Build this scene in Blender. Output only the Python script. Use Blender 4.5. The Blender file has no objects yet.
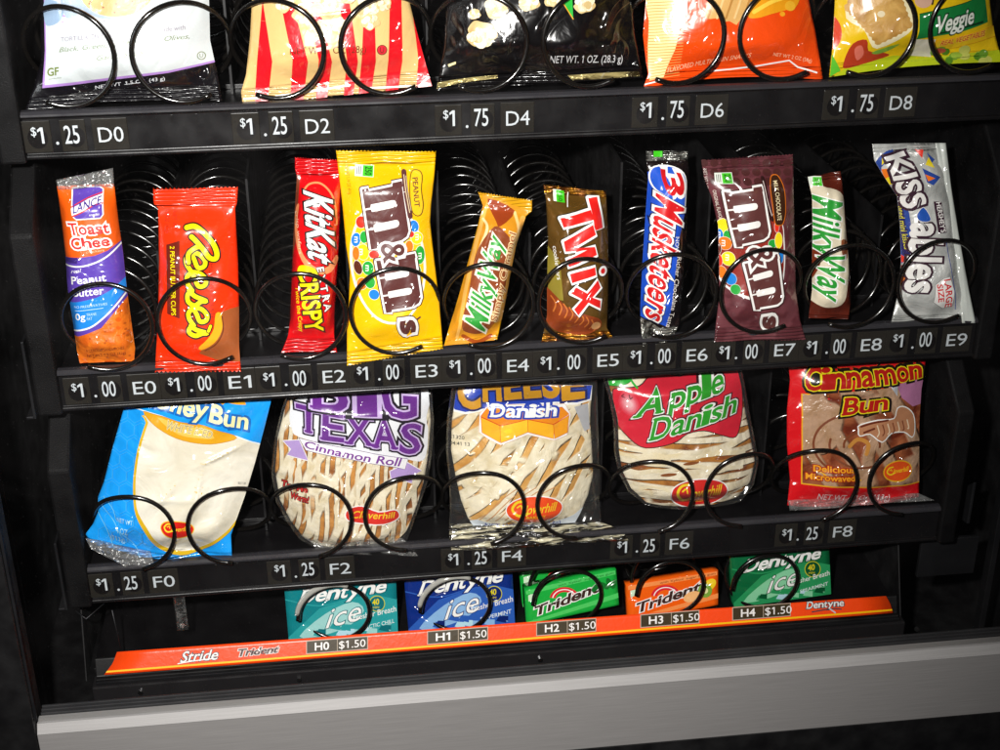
import bpy, math, random
import numpy as np
from mathutils import Matrix, Vector
from mathutils.geometry import tessellate_polygon

# ------------------------------------------------------------------ basics
U = 0.0725                      # one snack column in metres; plans below are in columns
random.seed(4)
rng = np.random.default_rng(4)
SC = bpy.context.scene
COL = SC.collection
SC.unit_settings.system = 'METRIC'

CR = np.array([[0.992616277836992, -0.121136975612933, -0.006225601367515227],
               [-0.059226863828436754, -0.439245246984071, -0.8964127350740563],
               [0.10585416181748993, 0.8901625953393313, -0.4431765452781346]])
CC = np.array([3.02520219, -13.64311424, 6.68695327])
FPX = 1400.0


def ray(p):
    p = np.atleast_2d(np.asarray(p, float))
    d = np.stack([(p[:, 0] - 500) / FPX, (p[:, 1] - 375) / FPX, np.ones(len(p))], 1)
    return d @ CR


def at(x, y, Y):
    d = ray((x, y))[0]
    return CC + d * (Y - CC[1]) / d[1]


def lin(h):
    if isinstance(h, (tuple, list)):
        return tuple(h)
    v = [int(h[i:i + 2], 16) / 255 for i in (0, 2, 4)]
    return tuple(x / 12.92 if x <= .04045 else ((x + .055) / 1.055) ** 2.4 for x in v)


# ------------------------------------------------------------------ materials
MATS = {}


def nt(m):
    m.use_nodes = True
    return m.node_tree.nodes, m.node_tree.links, m.node_tree.nodes['Principled BSDF']


def bump_into(N, L, bs, scale, strength, dist=.001, detail=3, distort=.6, stretch=(1, 1, 1), coord='Object'):
    tc = N.new('ShaderNodeTexCoord'); mp = N.new('ShaderNodeMapping')
    mp.inputs['Scale'].default_value = stretch
    no = N.new('ShaderNodeTexNoise'); no.inputs['Scale'].default_value = scale
    no.inputs['Detail'].default_value = detail; no.inputs['Distortion'].default_value = distort
    b = N.new('ShaderNodeBump'); b.inputs['Strength'].default_value = strength
    b.inputs['Distance'].default_value = dist
    L.new(tc.outputs[coord], mp.inputs['Vector']); L.new(mp.outputs[0], no.inputs['Vector'])
    L.new(no.outputs[0], b.inputs['Height']); L.new(b.outputs[0], bs.inputs['Normal'])
    return b


def M(color, rough=.3, metal=0.0, bump=.55, scale=55, spec=.5, key=None, dist=.0016, coat=0.0):
    """Glossy printed film, with the fine creases of a filled bag."""
    col = lin(color)
    k = key or ('film', col, rough, metal, bump, scale)
    if k in MATS:
        return MATS[k]
    m = bpy.data.materials.new('film'); N, L, bs = nt(m)
    bs.inputs['Base Color'].default_value = (*col, 1)
    bs.inputs['Roughness'].default_value = rough
    bs.inputs['Metallic'].default_value = metal
    bs.inputs['Specular IOR Level'].default_value = spec
    bs.inputs['Coat Weight'].default_value = coat
    bs.inputs['Coat Roughness'].default_value = .08
    if bump:
        b1 = bump_into(N, L, bs, scale, bump, dist)
        if bump > .3:
            tc = N.new('ShaderNodeTexCoord'); r = N.new('ShaderNodeTexNoise'); r.noise_type = 'RIDGED_MULTIFRACTAL'
            r.inputs['Scale'].default_value = 24; r.inputs['Detail'].default_value = 2; r.inputs['Distortion'].default_value = 1.0
            b2 = N.new('ShaderNodeBump'); b2.inputs['Strength'].default_value = min(1, bump); b2.inputs['Distance'].default_value = .0022
            L.new(tc.outputs['Object'], r.inputs['Vector']); L.new(r.outputs[0], b2.inputs['Height']); L.new(b2.outputs[0], b1.inputs['Normal'])
    MATS[k] = m
    if bump > .3:
        sparkle(N, L, bs)
    return m


def sparkle(N, L, bs, scale=30, dist=.015, weight=.9, rough=.13):
    """The thin outer film over the print: its creases catch the light in short streaks."""
    tc = N.new('ShaderNodeTexCoord'); r = N.new('ShaderNodeTexNoise'); r.noise_type = 'RIDGED_MULTIFRACTAL'
    r.inputs['Scale'].default_value = scale; r.inputs['Detail'].default_value = 1.5; r.inputs['Distortion'].default_value = 1.4
    b = N.new('ShaderNodeBump'); b.inputs['Strength'].default_value = 1; b.inputs['Distance'].default_value = dist
    L.new(tc.outputs['Object'], r.inputs['Vector']); L.new(r.outputs[0], b.inputs['Height']); L.new(b.outputs[0], bs.inputs['Coat Normal'])
    bs.inputs['Coat Weight'].default_value = weight; bs.inputs['Coat Roughness'].default_value = rough


def two_tone(name, c1, c2, scale, lo=.45, hi=.55, rough=.35, stretch=(1, 1, 1), bump=.4, detail=4, distort=.5, metal=0, spec=.5, dist=.002, gloss=True):
    m = bpy.data.materials.new(name); N, L, bs = nt(m)
    tc = N.new('ShaderNodeTexCoord'); mp = N.new('ShaderNodeMapping'); mp.inputs['Scale'].default_value = stretch
    no = N.new('ShaderNodeTexNoise'); no.inputs['Scale'].default_value = scale
    no.inputs['Detail'].default_value = detail; no.inputs['Distortion'].default_value = distort
    cr = N.new('ShaderNodeValToRGB')
    cr.color_ramp.elements[0].position = lo; cr.color_ramp.elements[0].color = (*lin(c1), 1)
    cr.color_ramp.elements[1].position = hi; cr.color_ramp.elements[1].color = (*lin(c2), 1)
    L.new(tc.outputs['Object'], mp.inputs[0]); L.new(mp.outputs[0], no.inputs['Vector'])
    L.new(no.outputs[0], cr.inputs[0]); L.new(cr.outputs[0], bs.inputs['Base Color'])
    bs.inputs['Roughness'].default_value = rough; bs.inputs['Metallic'].default_value = metal
    bs.inputs['Specular IOR Level'].default_value = spec
    b = N.new('ShaderNodeBump'); b.inputs['Strength'].default_value = bump; b.inputs['Distance'].default_value = dist
    L.new(no.outputs[0], b.inputs['Height']); L.new(b.outputs[0], bs.inputs['Normal'])
    if gloss: sparkle(N, L, bs)
    return m


def glazed(name, cream, b1, b2, waves, blob=None, rough=.2):
    """Baked dough under poured icing. waves: (angle from upright, line spacing in mm, share without icing, distortion)."""
    m = bpy.data.materials.new(name); N, L, bs = nt(m)
    tc = N.new('ShaderNodeTexCoord'); mask = None
    def join(a, b):
        x = N.new('ShaderNodeMath'); x.operation = 'MAXIMUM'; L.new(a, x.inputs[0]); L.new(b, x.inputs[1]); return x.outputs[0]
    for k, (ang, mm, thr, dis) in enumerate(waves):
        mp = N.new('ShaderNodeMapping'); mp.inputs['Rotation'].default_value = (0, math.radians(ang), 0); mp.inputs['Location'].default_value = (k * .13, 0, k * .07)
        wv = N.new('ShaderNodeTexWave'); wv.inputs['Scale'].default_value = .314 / (mm * .001); wv.inputs['Distortion'].default_value = dis
        wv.inputs['Detail'].default_value = 2.5; wv.inputs['Detail Scale'].default_value = .35 if dis > 3 else .6; wv.inputs['Detail Roughness'].default_value = .45
        c = N.new('ShaderNodeMapRange'); c.interpolation_type = 'SMOOTHSTEP'; c.inputs[1].default_value = thr - .12; c.inputs[2].default_value = thr + .16
        L.new(tc.outputs['Object'], mp.inputs[0]); L.new(mp.outputs[0], wv.inputs['Vector']); L.new(wv.outputs['Fac'], c.inputs[0])
        mask = c.outputs[0] if mask is None else join(mask, c.outputs[0])
    if blob:
        no = N.new('ShaderNodeTexNoise'); no.inputs['Scale'].default_value = blob[0]; no.inputs['Detail'].default_value = 2; no.inputs['Distortion'].default_value = .8
        c = N.new('ShaderNodeMapRange'); c.interpolation_type = 'SMOOTHSTEP'; c.inputs[1].default_value = blob[1] - .03; c.inputs[2].default_value = blob[1] + .04
        L.new(tc.outputs['Object'], no.inputs['Vector']); L.new(no.outputs[0], c.inputs[0]); mask = join(mask, c.outputs[0])
    n2 = N.new('ShaderNodeTexNoise'); n2.inputs['Scale'].default_value = 55; n2.inputs['Detail'].default_value = 7; n2.inputs['Distortion'].default_value = .6
    c2 = N.new('ShaderNodeValToRGB'); c2.color_ramp.elements[0].color = (*lin(b1), 1); c2.color_ramp.elements[1].color = (*lin(b2), 1); c2.color_ramp.elements[0].position = .36; c2.color_ramp.elements[1].position = .64
    n3 = N.new('ShaderNodeTexNoise'); n3.inputs['Scale'].default_value = 90; n3.inputs['Detail'].default_value = 4
    cc = N.new('ShaderNodeValToRGB'); cl_ = lin(cream); cc.color_ramp.elements[0].color = (cl_[0] * .78, cl_[1] * .72, cl_[2] * .58, 1); cc.color_ramp.elements[1].color = (*cl_, 1); cc.color_ramp.elements[0].position = .3; cc.color_ramp.elements[1].position = .56
    mx = N.new('ShaderNodeMixRGB')
    for q in (n2, n3): L.new(tc.outputs['Object'], q.inputs['Vector'])
    L.new(n2.outputs[0], c2.inputs[0]); L.new(n3.outputs[0], cc.inputs[0]); L.new(mask, mx.inputs[0]); L.new(c2.outputs[0], mx.inputs[1]); L.new(cc.outputs[0], mx.inputs[2]); L.new(mx.outputs[0], bs.inputs['Base Color'])
    bs.inputs['Roughness'].default_value = rough
    sparkle(N, L, bs, 38, .016, 1.0, .1)
    b = N.new('ShaderNodeBump'); b.inputs['Strength'].default_value = 1; b.inputs['Distance'].default_value = .0016
    b2n = N.new('ShaderNodeBump'); b2n.inputs['Strength'].default_value = .8; b2n.inputs['Distance'].default_value = .005
    L.new(mask, b.inputs['Height']); L.new(n2.outputs[0], b2n.inputs['Height']); L.new(b2n.outputs[0], b.inputs['Normal']); L.new(b.outputs[0], bs.inputs['Normal'])
    return m


_seal = {}


def seal_of(mat):
    """The same film, pressed into the fine ribs of a heat seal."""
    if mat in _seal: return _seal[mat]
    m = mat.copy(); N, L = m.node_tree.nodes, m.node_tree.links; bs = N.get('Principled BSDF')
    if bs is None: _seal[mat] = mat; return mat
    tc = N.new('ShaderNodeTexCoord'); wv = N.new('ShaderNodeTexWave'); wv.bands_direction = 'Z'; wv.inputs['Scale'].default_value = 120; wv.inputs['Distortion'].default_value = .6
    b = N.new('ShaderNodeBump'); b.inputs['Strength'].default_value = .9; b.inputs['Distance'].default_value = .0012
    L.new(tc.outputs['Object'], wv.inputs['Vector']); L.new(wv.outputs['Fac'], b.inputs['Height'])
    if bs.inputs['Normal'].is_linked: L.new(bs.inputs['Normal'].links[0].from_socket, b.inputs['Normal'])
    L.new(b.outputs[0], bs.inputs['Normal']); L.new(b.outputs[0], bs.inputs['Coat Normal'])
    _seal[mat] = m
    return m


def clear_film(name='clear_film', tint=(.9, .9, .88), scale=60, gloss=1.0, rough=.12, cover=.04, bump=1.0, dist=.004, cap=.6):
    """Thin clear wrap: see-through, with bright creases."""
    m = bpy.data.materials.new(name); m.use_nodes = True
    N = m.node_tree.nodes; L = m.node_tree.links; N.clear()
    out = N.new('ShaderNodeOutputMaterial')
    tr = N.new('ShaderNodeBsdfTransparent'); tr.inputs[0].default_value = (.97, .97, .97, 1)
    gl = N.new('ShaderNodeBsdfGlossy'); gl.inputs['Color'].default_value = (*[t * gloss for t in tint], 1); gl.inputs['Roughness'].default_value = rough
    df = N.new('ShaderNodeBsdfDiffuse'); df.inputs[0].default_value = (*tint, 1)
    fr = N.new('ShaderNodeFresnel'); fr.inputs[0].default_value = 1.6
    tc = N.new('ShaderNodeTexCoord'); no = N.new('ShaderNodeTexNoise'); no.inputs['Scale'].default_value = scale
    no.inputs['Detail'].default_value = 3; no.inputs['Distortion'].default_value = 1.2
    b = N.new('ShaderNodeBump'); b.inputs['Strength'].default_value = bump; b.inputs['Distance'].default_value = dist
    no.noise_type = 'RIDGED_MULTIFRACTAL'
    L.new(tc.outputs['Object'], no.inputs['Vector']); L.new(no.outputs[0], b.inputs['Height'])
    L.new(b.outputs[0], gl.inputs['Normal']); L.new(b.outputs[0], fr.inputs['Normal'])
    m1 = N.new('ShaderNodeMixShader'); m2 = N.new('ShaderNodeMixShader'); m1.inputs[0].default_value = cover
    L.new(tr.outputs[0], m1.inputs[1]); L.new(df.outputs[0], m1.inputs[2])
    mn = N.new('ShaderNodeMath'); mn.operation = 'MINIMUM'; mn.inputs[1].default_value = cap
    L.new(fr.outputs[0], mn.inputs[0]); L.new(mn.outputs[0], m2.inputs[0]); L.new(m1.outputs[0], m2.inputs[1]); L.new(gl.outputs[0], m2.inputs[2])
    L.new(m2.outputs[0], out.inputs[0])
    return m


WHITE = M('f6f6f2', .3); BLACK = M('0c0a0a', .3)
BROWN = M('5a2a22', .3); CREAM = M('efe4c8', .3)
FILM = clear_film()
CRUMPLE = clear_film('crumpled_clear_film', scale=95, cover=.08, bump=1.0, dist=.008, rough=.16)
WRAP = clear_film('bakery_film', scale=26, cover=.01, rough=.13, dist=.006, cap=.13)


def plastic(name, col, rough, bump=.15, scale=900, spec=.5, metal=0, dist=.0003):
    m = bpy.data.materials.new(name); N, L, bs = nt(m)
    bs.inputs['Base Color'].default_value = (*col, 1); bs.inputs['Roughness'].default_value = rough
    bs.inputs['Specular IOR Level'].default_value = spec; bs.inputs['Metallic'].default_value = metal
    bump_into(N, L, bs, scale, bump, dist, 2, 0)
    tc = N.new('ShaderNodeTexCoord'); no = N.new('ShaderNodeTexNoise'); no.inputs['Scale'].default_value = 45; no.inputs['Detail'].default_value = 6
    mr = N.new('ShaderNodeMapRange'); mr.inputs[1].default_value = .3; mr.inputs[2].default_value = .7
    mr.inputs[3].default_value = rough * .75; mr.inputs[4].default_value = min(1, rough * 1.35)
    L.new(tc.outputs['Object'], no.inputs['Vector']); L.new(no.outputs[0], mr.inputs[0]); L.new(mr.outputs[0], bs.inputs['Roughness'])
    return m


RAILM = plastic('black_rail_plastic', (.006, .0055, .006), .30, .1)
LIPM = plastic('rail_lip_sheen', (.028, .027, .031), .3, .12)  # lighter than the rail: the lip's reflection is put into its colour
SIDEM = plastic('grey_grained_plastic', (.0022, .002, .0023), .6, .5, 1300, .2, 0, .0006)
TRAYM = plastic('tray_floor_black', (.005, .0045, .005), .35, .1, 300)
DIVM = plastic('divider_black', (.004, .0036, .004), .45, .1, 300)
CABM = plastic('cabinet_black', (.004, .0036, .004), .55, .2, 400)
WIRE = plastic('black_coated_wire', (.0045, .0038, .0032), .17, .05, 500, .75)
STEEL = plastic('bare_steel', (.45, .45, .46), .3, .2, 400, .5, 1)
GASKET = plastic('rubber_gasket', (.03, .03, .032), .45, .1, 200)
TAGM = plastic('smoked_label_window', (.019, .017, .014), .25, .08, 200)
TAGHOLE = plastic('label_hole', (.006, .005, .005), .3, .05)
INK = M('bcc3c7', .5, bump=0)


def brushed(name, col, rough):
    m = bpy.data.materials.new(name); N, L, bs = nt(m)
    tc = N.new('ShaderNodeTexCoord'); mp = N.new('ShaderNodeMapping'); mp.inputs['Scale'].default_value = (1.2, 60, 60)
    no = N.new('ShaderNodeTexNoise'); no.inputs['Scale'].default_value = 18; no.inputs['Detail'].default_value = 4
    cr = N.new('ShaderNodeValToRGB')
    cr.color_ramp.elements[0].color = (*[c * .78 for c in col], 1); cr.color_ramp.elements[1].color = (*[min(1, c * 1.2) for c in col], 1)
    L.new(tc.outputs['Object'], mp.inputs[0]); L.new(mp.outputs[0], no.inputs['Vector']); L.new(no.outputs[0], cr.inputs[0])
    L.new(cr.outputs[0], bs.inputs['Base Color'])
    bs.inputs['Metallic'].default_value = .12; bs.inputs['Roughness'].default_value = rough
    b = N.new('ShaderNodeBump'); b.inputs['Strength'].default_value = .12; b.inputs['Distance'].default_value = .0003
    L.new(no.outputs[0], b.inputs['Height']); L.new(b.outputs[0], bs.inputs['Normal'])
    return m


SILVER = brushed('satin_aluminium', (.30, .288, .28), .5)
SILVER2 = brushed('satin_aluminium_edge', (.33, .32, .312), .6)


# ------------------------------------------------------------------ objects
def tag(o, label=None, cat=None, group=None, kind=None):
    if label: o['label'] = label
    if cat: o['category'] = cat
    if group: o['group'] = group
    if kind: o['kind'] = kind
    return o


def thing(name, loc, label, cat, group=None):
    o = bpy.data.objects.new(name, None); COL.objects.link(o)
    o.location = Vector(loc) * U; o.empty_display_size = .01
    return tag(o, label, cat, group)


class MB:
    """Collects faces (in column units) and builds one mesh object."""
    def __init__(s): s.v = []; s.f = []; s.m = []; s.n = None

    def add(s, vs, fs, mi=0):
        b = len(s.v); s.v += [tuple(map(float, v)) for v in vs]; s.f += [tuple(b + i for i in f) for f in fs]; s.m += [mi] * len(fs)

    def box(s, x0, x1, y0, y1, z0, z1, mi=0):
        v = [(x0, y0, z0), (x1, y0, z0), (x1, y1, z0), (x0, y1, z0), (x0, y0, z1), (x1, y0, z1), (x1, y1, z1), (x0, y1, z1)]
        s.add(v, [(0, 3, 2, 1), (4, 5, 6, 7), (0, 1, 5, 4), (1, 2, 6, 5), (2, 3, 7, 6), (3, 0, 4, 7)], mi)

    def prism_x(s, x0, x1, prof, mi=0):
        n = len(prof); v = [(x0, y, z) for y, z in prof] + [(x1, y, z) for y, z in prof]
        f = [tuple(range(n)), tuple(range(2 * n - 1, n - 1, -1))] + [(i, i + n, (i + 1) % n + n, (i + 1) % n) for i in range(n)]
        s.add(v, f, mi)

    def tube(s, pts, r, sec=8, mi=0, caps=True):
        P = np.asarray(pts, float); n = len(P); r = np.broadcast_to(r, (n,))
        T = np.gradient(P, axis=0); T /= np.linalg.norm(T, axis=1)[:, None]
        up = np.array([0, 1, 0.]) if abs(T[0][1]) < .9 else np.array([1., 0, 0])
        a = np.cross(T[0], up); a /= np.linalg.norm(a); v = []
        for i in range(n):
            a = a - T[i] * (a @ T[i]); a /= np.linalg.norm(a); b = np.cross(T[i], a)
            for k in range(sec):
                t = 2 * math.pi * k / sec; v.append(P[i] + r[i] * (math.cos(t) * a + math.sin(t) * b))
        f = [(i * sec + k, i * sec + (k + 1) % sec, (i + 1) * sec + (k + 1) % sec, (i + 1) * sec + k) for i in range(n - 1) for k in range(sec)]
        if caps: f += [tuple(range(sec))[::-1], tuple(range((n - 1) * sec, n * sec))]
        s.add(v, f, mi)

    def build(s, name, mats, parent=None, smooth=False, bevel=0, loc=None):
        mats = mats if isinstance(mats, (list, tuple)) else [mats]
        o0 = np.array(parent.location) if parent is not None and parent.parent is None else None
        if parent is not None and parent.parent is not None: o0 = np.array(parent.parent.location) + np.array(parent.location)
        if parent is None: o0 = (np.array(loc) * U if loc is not None else np.mean(np.array(s.v), 0) * U)
        V = np.array(s.v) * U - o0
        me = bpy.data.meshes.new(name); me.from_pydata(V.tolist(), [], s.f)
        for m in mats: me.materials.append(m)
        me.polygons.foreach_set('material_index', s.m)
        if smooth: me.polygons.foreach_set('use_smooth', [True] * len(s.f))
        me.update(); me.validate()
        o = bpy.data.objects.new(name, me); COL.objects.link(o)
        if parent is not None: o.parent = parent
        else: o.location = o0
        if bevel:
            md = o.modifiers.new('bevel', 'BEVEL'); md.width = bevel * U; md.segments = 2; md.limit_method = 'ANGLE'
        return o


# ------------------------------------------------------------------ flat lettering
_tc = {}


def _raw(s, space=1.0):
    c = bpy.data.curves.new('t', 'FONT'); c.body = s; c.size = 1; c.resolution_u = 2; c.space_character = space
    o = bpy.data.objects.new('t', c); me = o.to_mesh(); V = np.array([v.co[:2] for v in me.vertices])
    o.to_mesh_clear(); bpy.data.objects.remove(o); bpy.data.curves.remove(c)
    return V


def glyphs_bar():
    V = _raw('1'); return V[:, 0].min(), V[:, 0].max(), V[:, 1].max()


def glyphs_raw(s, space=1.0):
    return _raw(s, space)[:, 0].max()


def glyphs(s, off=0.0, space=1.0):
    k = (s, round(off, 4), space)
    if k in _tc: return _tc[k]
    c = bpy.data.curves.new('t', 'FONT'); c.body = s; c.size = 1; c.offset = off; c.resolution_u = 3; c.space_character = space
    o = bpy.data.objects.new('t', c); me = o.to_mesh(); me.calc_loop_triangles()
    V = np.array([v.co[:2] for v in me.vertices]) if len(me.vertices) else np.zeros((0, 2))
    T = np.array([t.vertices for t in me.loop_triangles], int).reshape(-1, 3)
    tri = V[T] if len(T) else np.zeros((0, 3, 2))
    o.to_mesh_clear(); bpy.data.objects.remove(o); bpy.data.curves.remove(c)
    for i, ch in enumerate(s):
        if ch == '1':                       # give the plain bar its flag
            one = glyphs_bar(); w = one[1] - one[0]
            xr = glyphs_raw(s[:i + 1], space) ; top = one[2] + off
            a = xr - w - off
            tri = np.concatenate([tri, np.array([[[a, top], [a - .13 - off, top - .10], [a - .13 - off, top - .2 - off * 2]], [[a, top], [a - .13 - off, top - .2 - off * 2], [a, top - .13 - off * 2]]])])
    _tc[k] = tri
    return tri


_H = glyphs('H'); CAP = float(_H[..., 1].max() - _H[..., 1].min()); BASE = float(_H[..., 1].min())


def text_unit(s, off=0.0, space=1.0):
    """Triangles with x in 0..1 over the word and y 0..1 from baseline to cap height."""
    b = glyphs(s, 0.0, space); x0, x1 = b[..., 0].min(), b[..., 0].max()
    g = glyphs(s, off, space).copy()
    g[..., 0] = (g[..., 0] - x0) / (x1 - x0); g[..., 1] = (g[..., 1] - BASE) / CAP
    return g


def rect(x0, y0, x1, y1):
    return np.array([[[x0, y0], [x1, y0], [x1, y1]], [[x0, y0], [x1, y1], [x0, y1]]], float)


WID = dict(i=.5, l=.5, m=1.45, w=1.3, M=1.5, I=.55, s=.75, t=.6, A=1.15, T=1.05, X=1.1, a=.85, e=.82, c=.8, o=.9, n=.95, u=.95, h=.95, p=.9, D=1.15, H=1.15, B=1.05, G=1.1, C=1.05, E=1.0, S=.9, N=1.1)
SER = dict(T='c0 ', I='c0 c1 ', E='l0 l1 ', X='l0 r0 l1 r1 ', A='l0 r0 ', B='l0 l1 ', H='l0 r0 l1 r1 ', D='l0 l1 ', n='l0 r0 lx ', i='c0 lx ', h='l0 r0 l1 ', a='r0 ', p='lx ld ', l='c0 l1 ', u='lx rx r0 ', m='l0 c0 r0 lx ', r='l0 lx ')


def serif_unit(s, off=0.0, weight=.035):
    tot = sum(WID.get(ch, 1) for ch in s); x = 0; out = []
    for ch in s:
        w = WID.get(ch, 1)
        if ch != ' ':
            b = glyphs(ch); x0, x1 = b[..., 0].min(), b[..., 0].max()
            g = glyphs(ch, off + weight).copy()
            sc = w * .86 / (x1 - x0)
            g[..., 0] = ((g[..., 0] - x0) * sc + x + w * .07) / tot; g[..., 1] = (g[..., 1] - BASE) / CAP
            out.append(g)
            o2 = off / CAP
            for k in SER.get(ch, '').split():
                cx = {'l': x + w * .13, 'r': x + w * .87, 'c': x + w * .5}[k[0]]
                y = {'0': 0, '1': .92, 'x': .62, 'd': -.28}[k[1]]
                hw = (.17 if ch.isupper() else .12) if k[1] != 'x' else .10
                out.append(rect((cx - hw) / tot - o2 / tot * .9, y - o2, (cx + hw) / tot + o2 / tot * .9, y + .08 + o2))
        x += w
    return np.concatenate(out)


# script strokes, upright unit cells (x advances)
def cat(pts, n=6, closed=False):
    P = np.asarray(pts, float); out = []
    m = len(P); rngk = range(m if closed else m - 1)
    for i in rngk:
        p0 = P[(i - 1) % m] if closed or i > 0 else P[i]; p1 = P[i]; p2 = P[(i + 1) % m]
        p3 = P[(i + 2) % m] if closed or i + 2 < m else P[(i + 1) % m]
        for k in range(n):
            t = k / n
            out.append(.5 * ((2 * p1) + (-p0 + p2) * t + (2 * p0 - 5 * p1 + 4 * p2 - p3) * t * t + (-p0 + 3 * p1 - 3 * p2 + p3) * t ** 3))
    if not closed: out.append(P[-1])
    return np.array(out)


def quadmap(tri, q):
    """unit (x,y) -> px with q = BL, BR, TR, TL"""
    q = np.asarray(q, float); x = tri[..., 0:1]; y = tri[..., 1:2]
    return (1 - x) * (1 - y) * q[0] + x * (1 - y) * q[1] + x * y * q[2] + (1 - x) * y * q[3]


def stroke_tris(pts, w):
    P = np.asarray(pts, float); w = np.broadcast_to(w, (len(P),)).astype(float); out = []
    T = np.gradient(P, axis=0); T /= np.maximum(np.linalg.norm(T, axis=1), 1e-9)[:, None]
    Nn = np.stack([-T[:, 1], T[:, 0]], 1) * w[:, None] / 2
    A, B = P + Nn, P - Nn
    for i in range(len(P) - 1):
        out += [[A[i], B[i], B[i + 1]], [A[i], B[i + 1], A[i + 1]]]
    for j in (0, len(P) - 1):
        a0 = math.atan2(*(Nn[j][::-1])); sgn = 1 if j == 0 else -1
        for k in range(6):
            t0, t1 = a0 + sgn * math.pi * k / 6, a0 + sgn * math.pi * (k + 1) / 6; r = w[j] / 2
            out.append([P[j], P[j] + r * np.array([math.cos(t0), math.sin(t0)]), P[j] + r * np.array([math.cos(t1), math.sin(t1)])])
    return np.array(out)


def poly_tris(pts):
    P = [Vector((float(x), float(y), 0)) for x, y in pts]
    t = tessellate_polygon([P]); A = np.array([(p.x, p.y) for p in P])
    return A[np.array(t, int)] if len(t) else np.zeros((0, 3, 2))


def ell(cx, cy, rx, ry, ang=0, n=28):
    t = np.linspace(0, 2 * math.pi, n, endpoint=False); c, s = math.cos(math.radians(ang)), math.sin(math.radians(ang))
    x, y = rx * np.cos(t), ry * np.sin(t)
    return np.stack([cx + c * x - s * y, cy + s * x + c * y], 1)


def refine(tri, L):
    for _ in range(9):
        e = np.stack([np.linalg.norm(tri[:, 1] - tri[:, 0], axis=1), np.linalg.norm(tri[:, 2] - tri[:, 1], axis=1), np.linalg.norm(tri[:, 0] - tri[:, 2], axis=1)], 1)
        big = e.max(1) > L
        if not big.any(): break
        k = e[big].argmax(1); t = tri[big]; i = np.arange(len(t))
        a, b, c = t[i, k], t[i, (k + 1) % 3], t[i, (k + 2) % 3]; m = (a + b) / 2
        tri = np.concatenate([tri[~big], np.stack([a, m, c], 1), np.stack([m, b, c], 1)])
    return tri


def sm(x):
    x = np.clip(x, 0, 1); return x * x * (3 - 2 * x)


EPS = .0013
HK = 1.0


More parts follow.
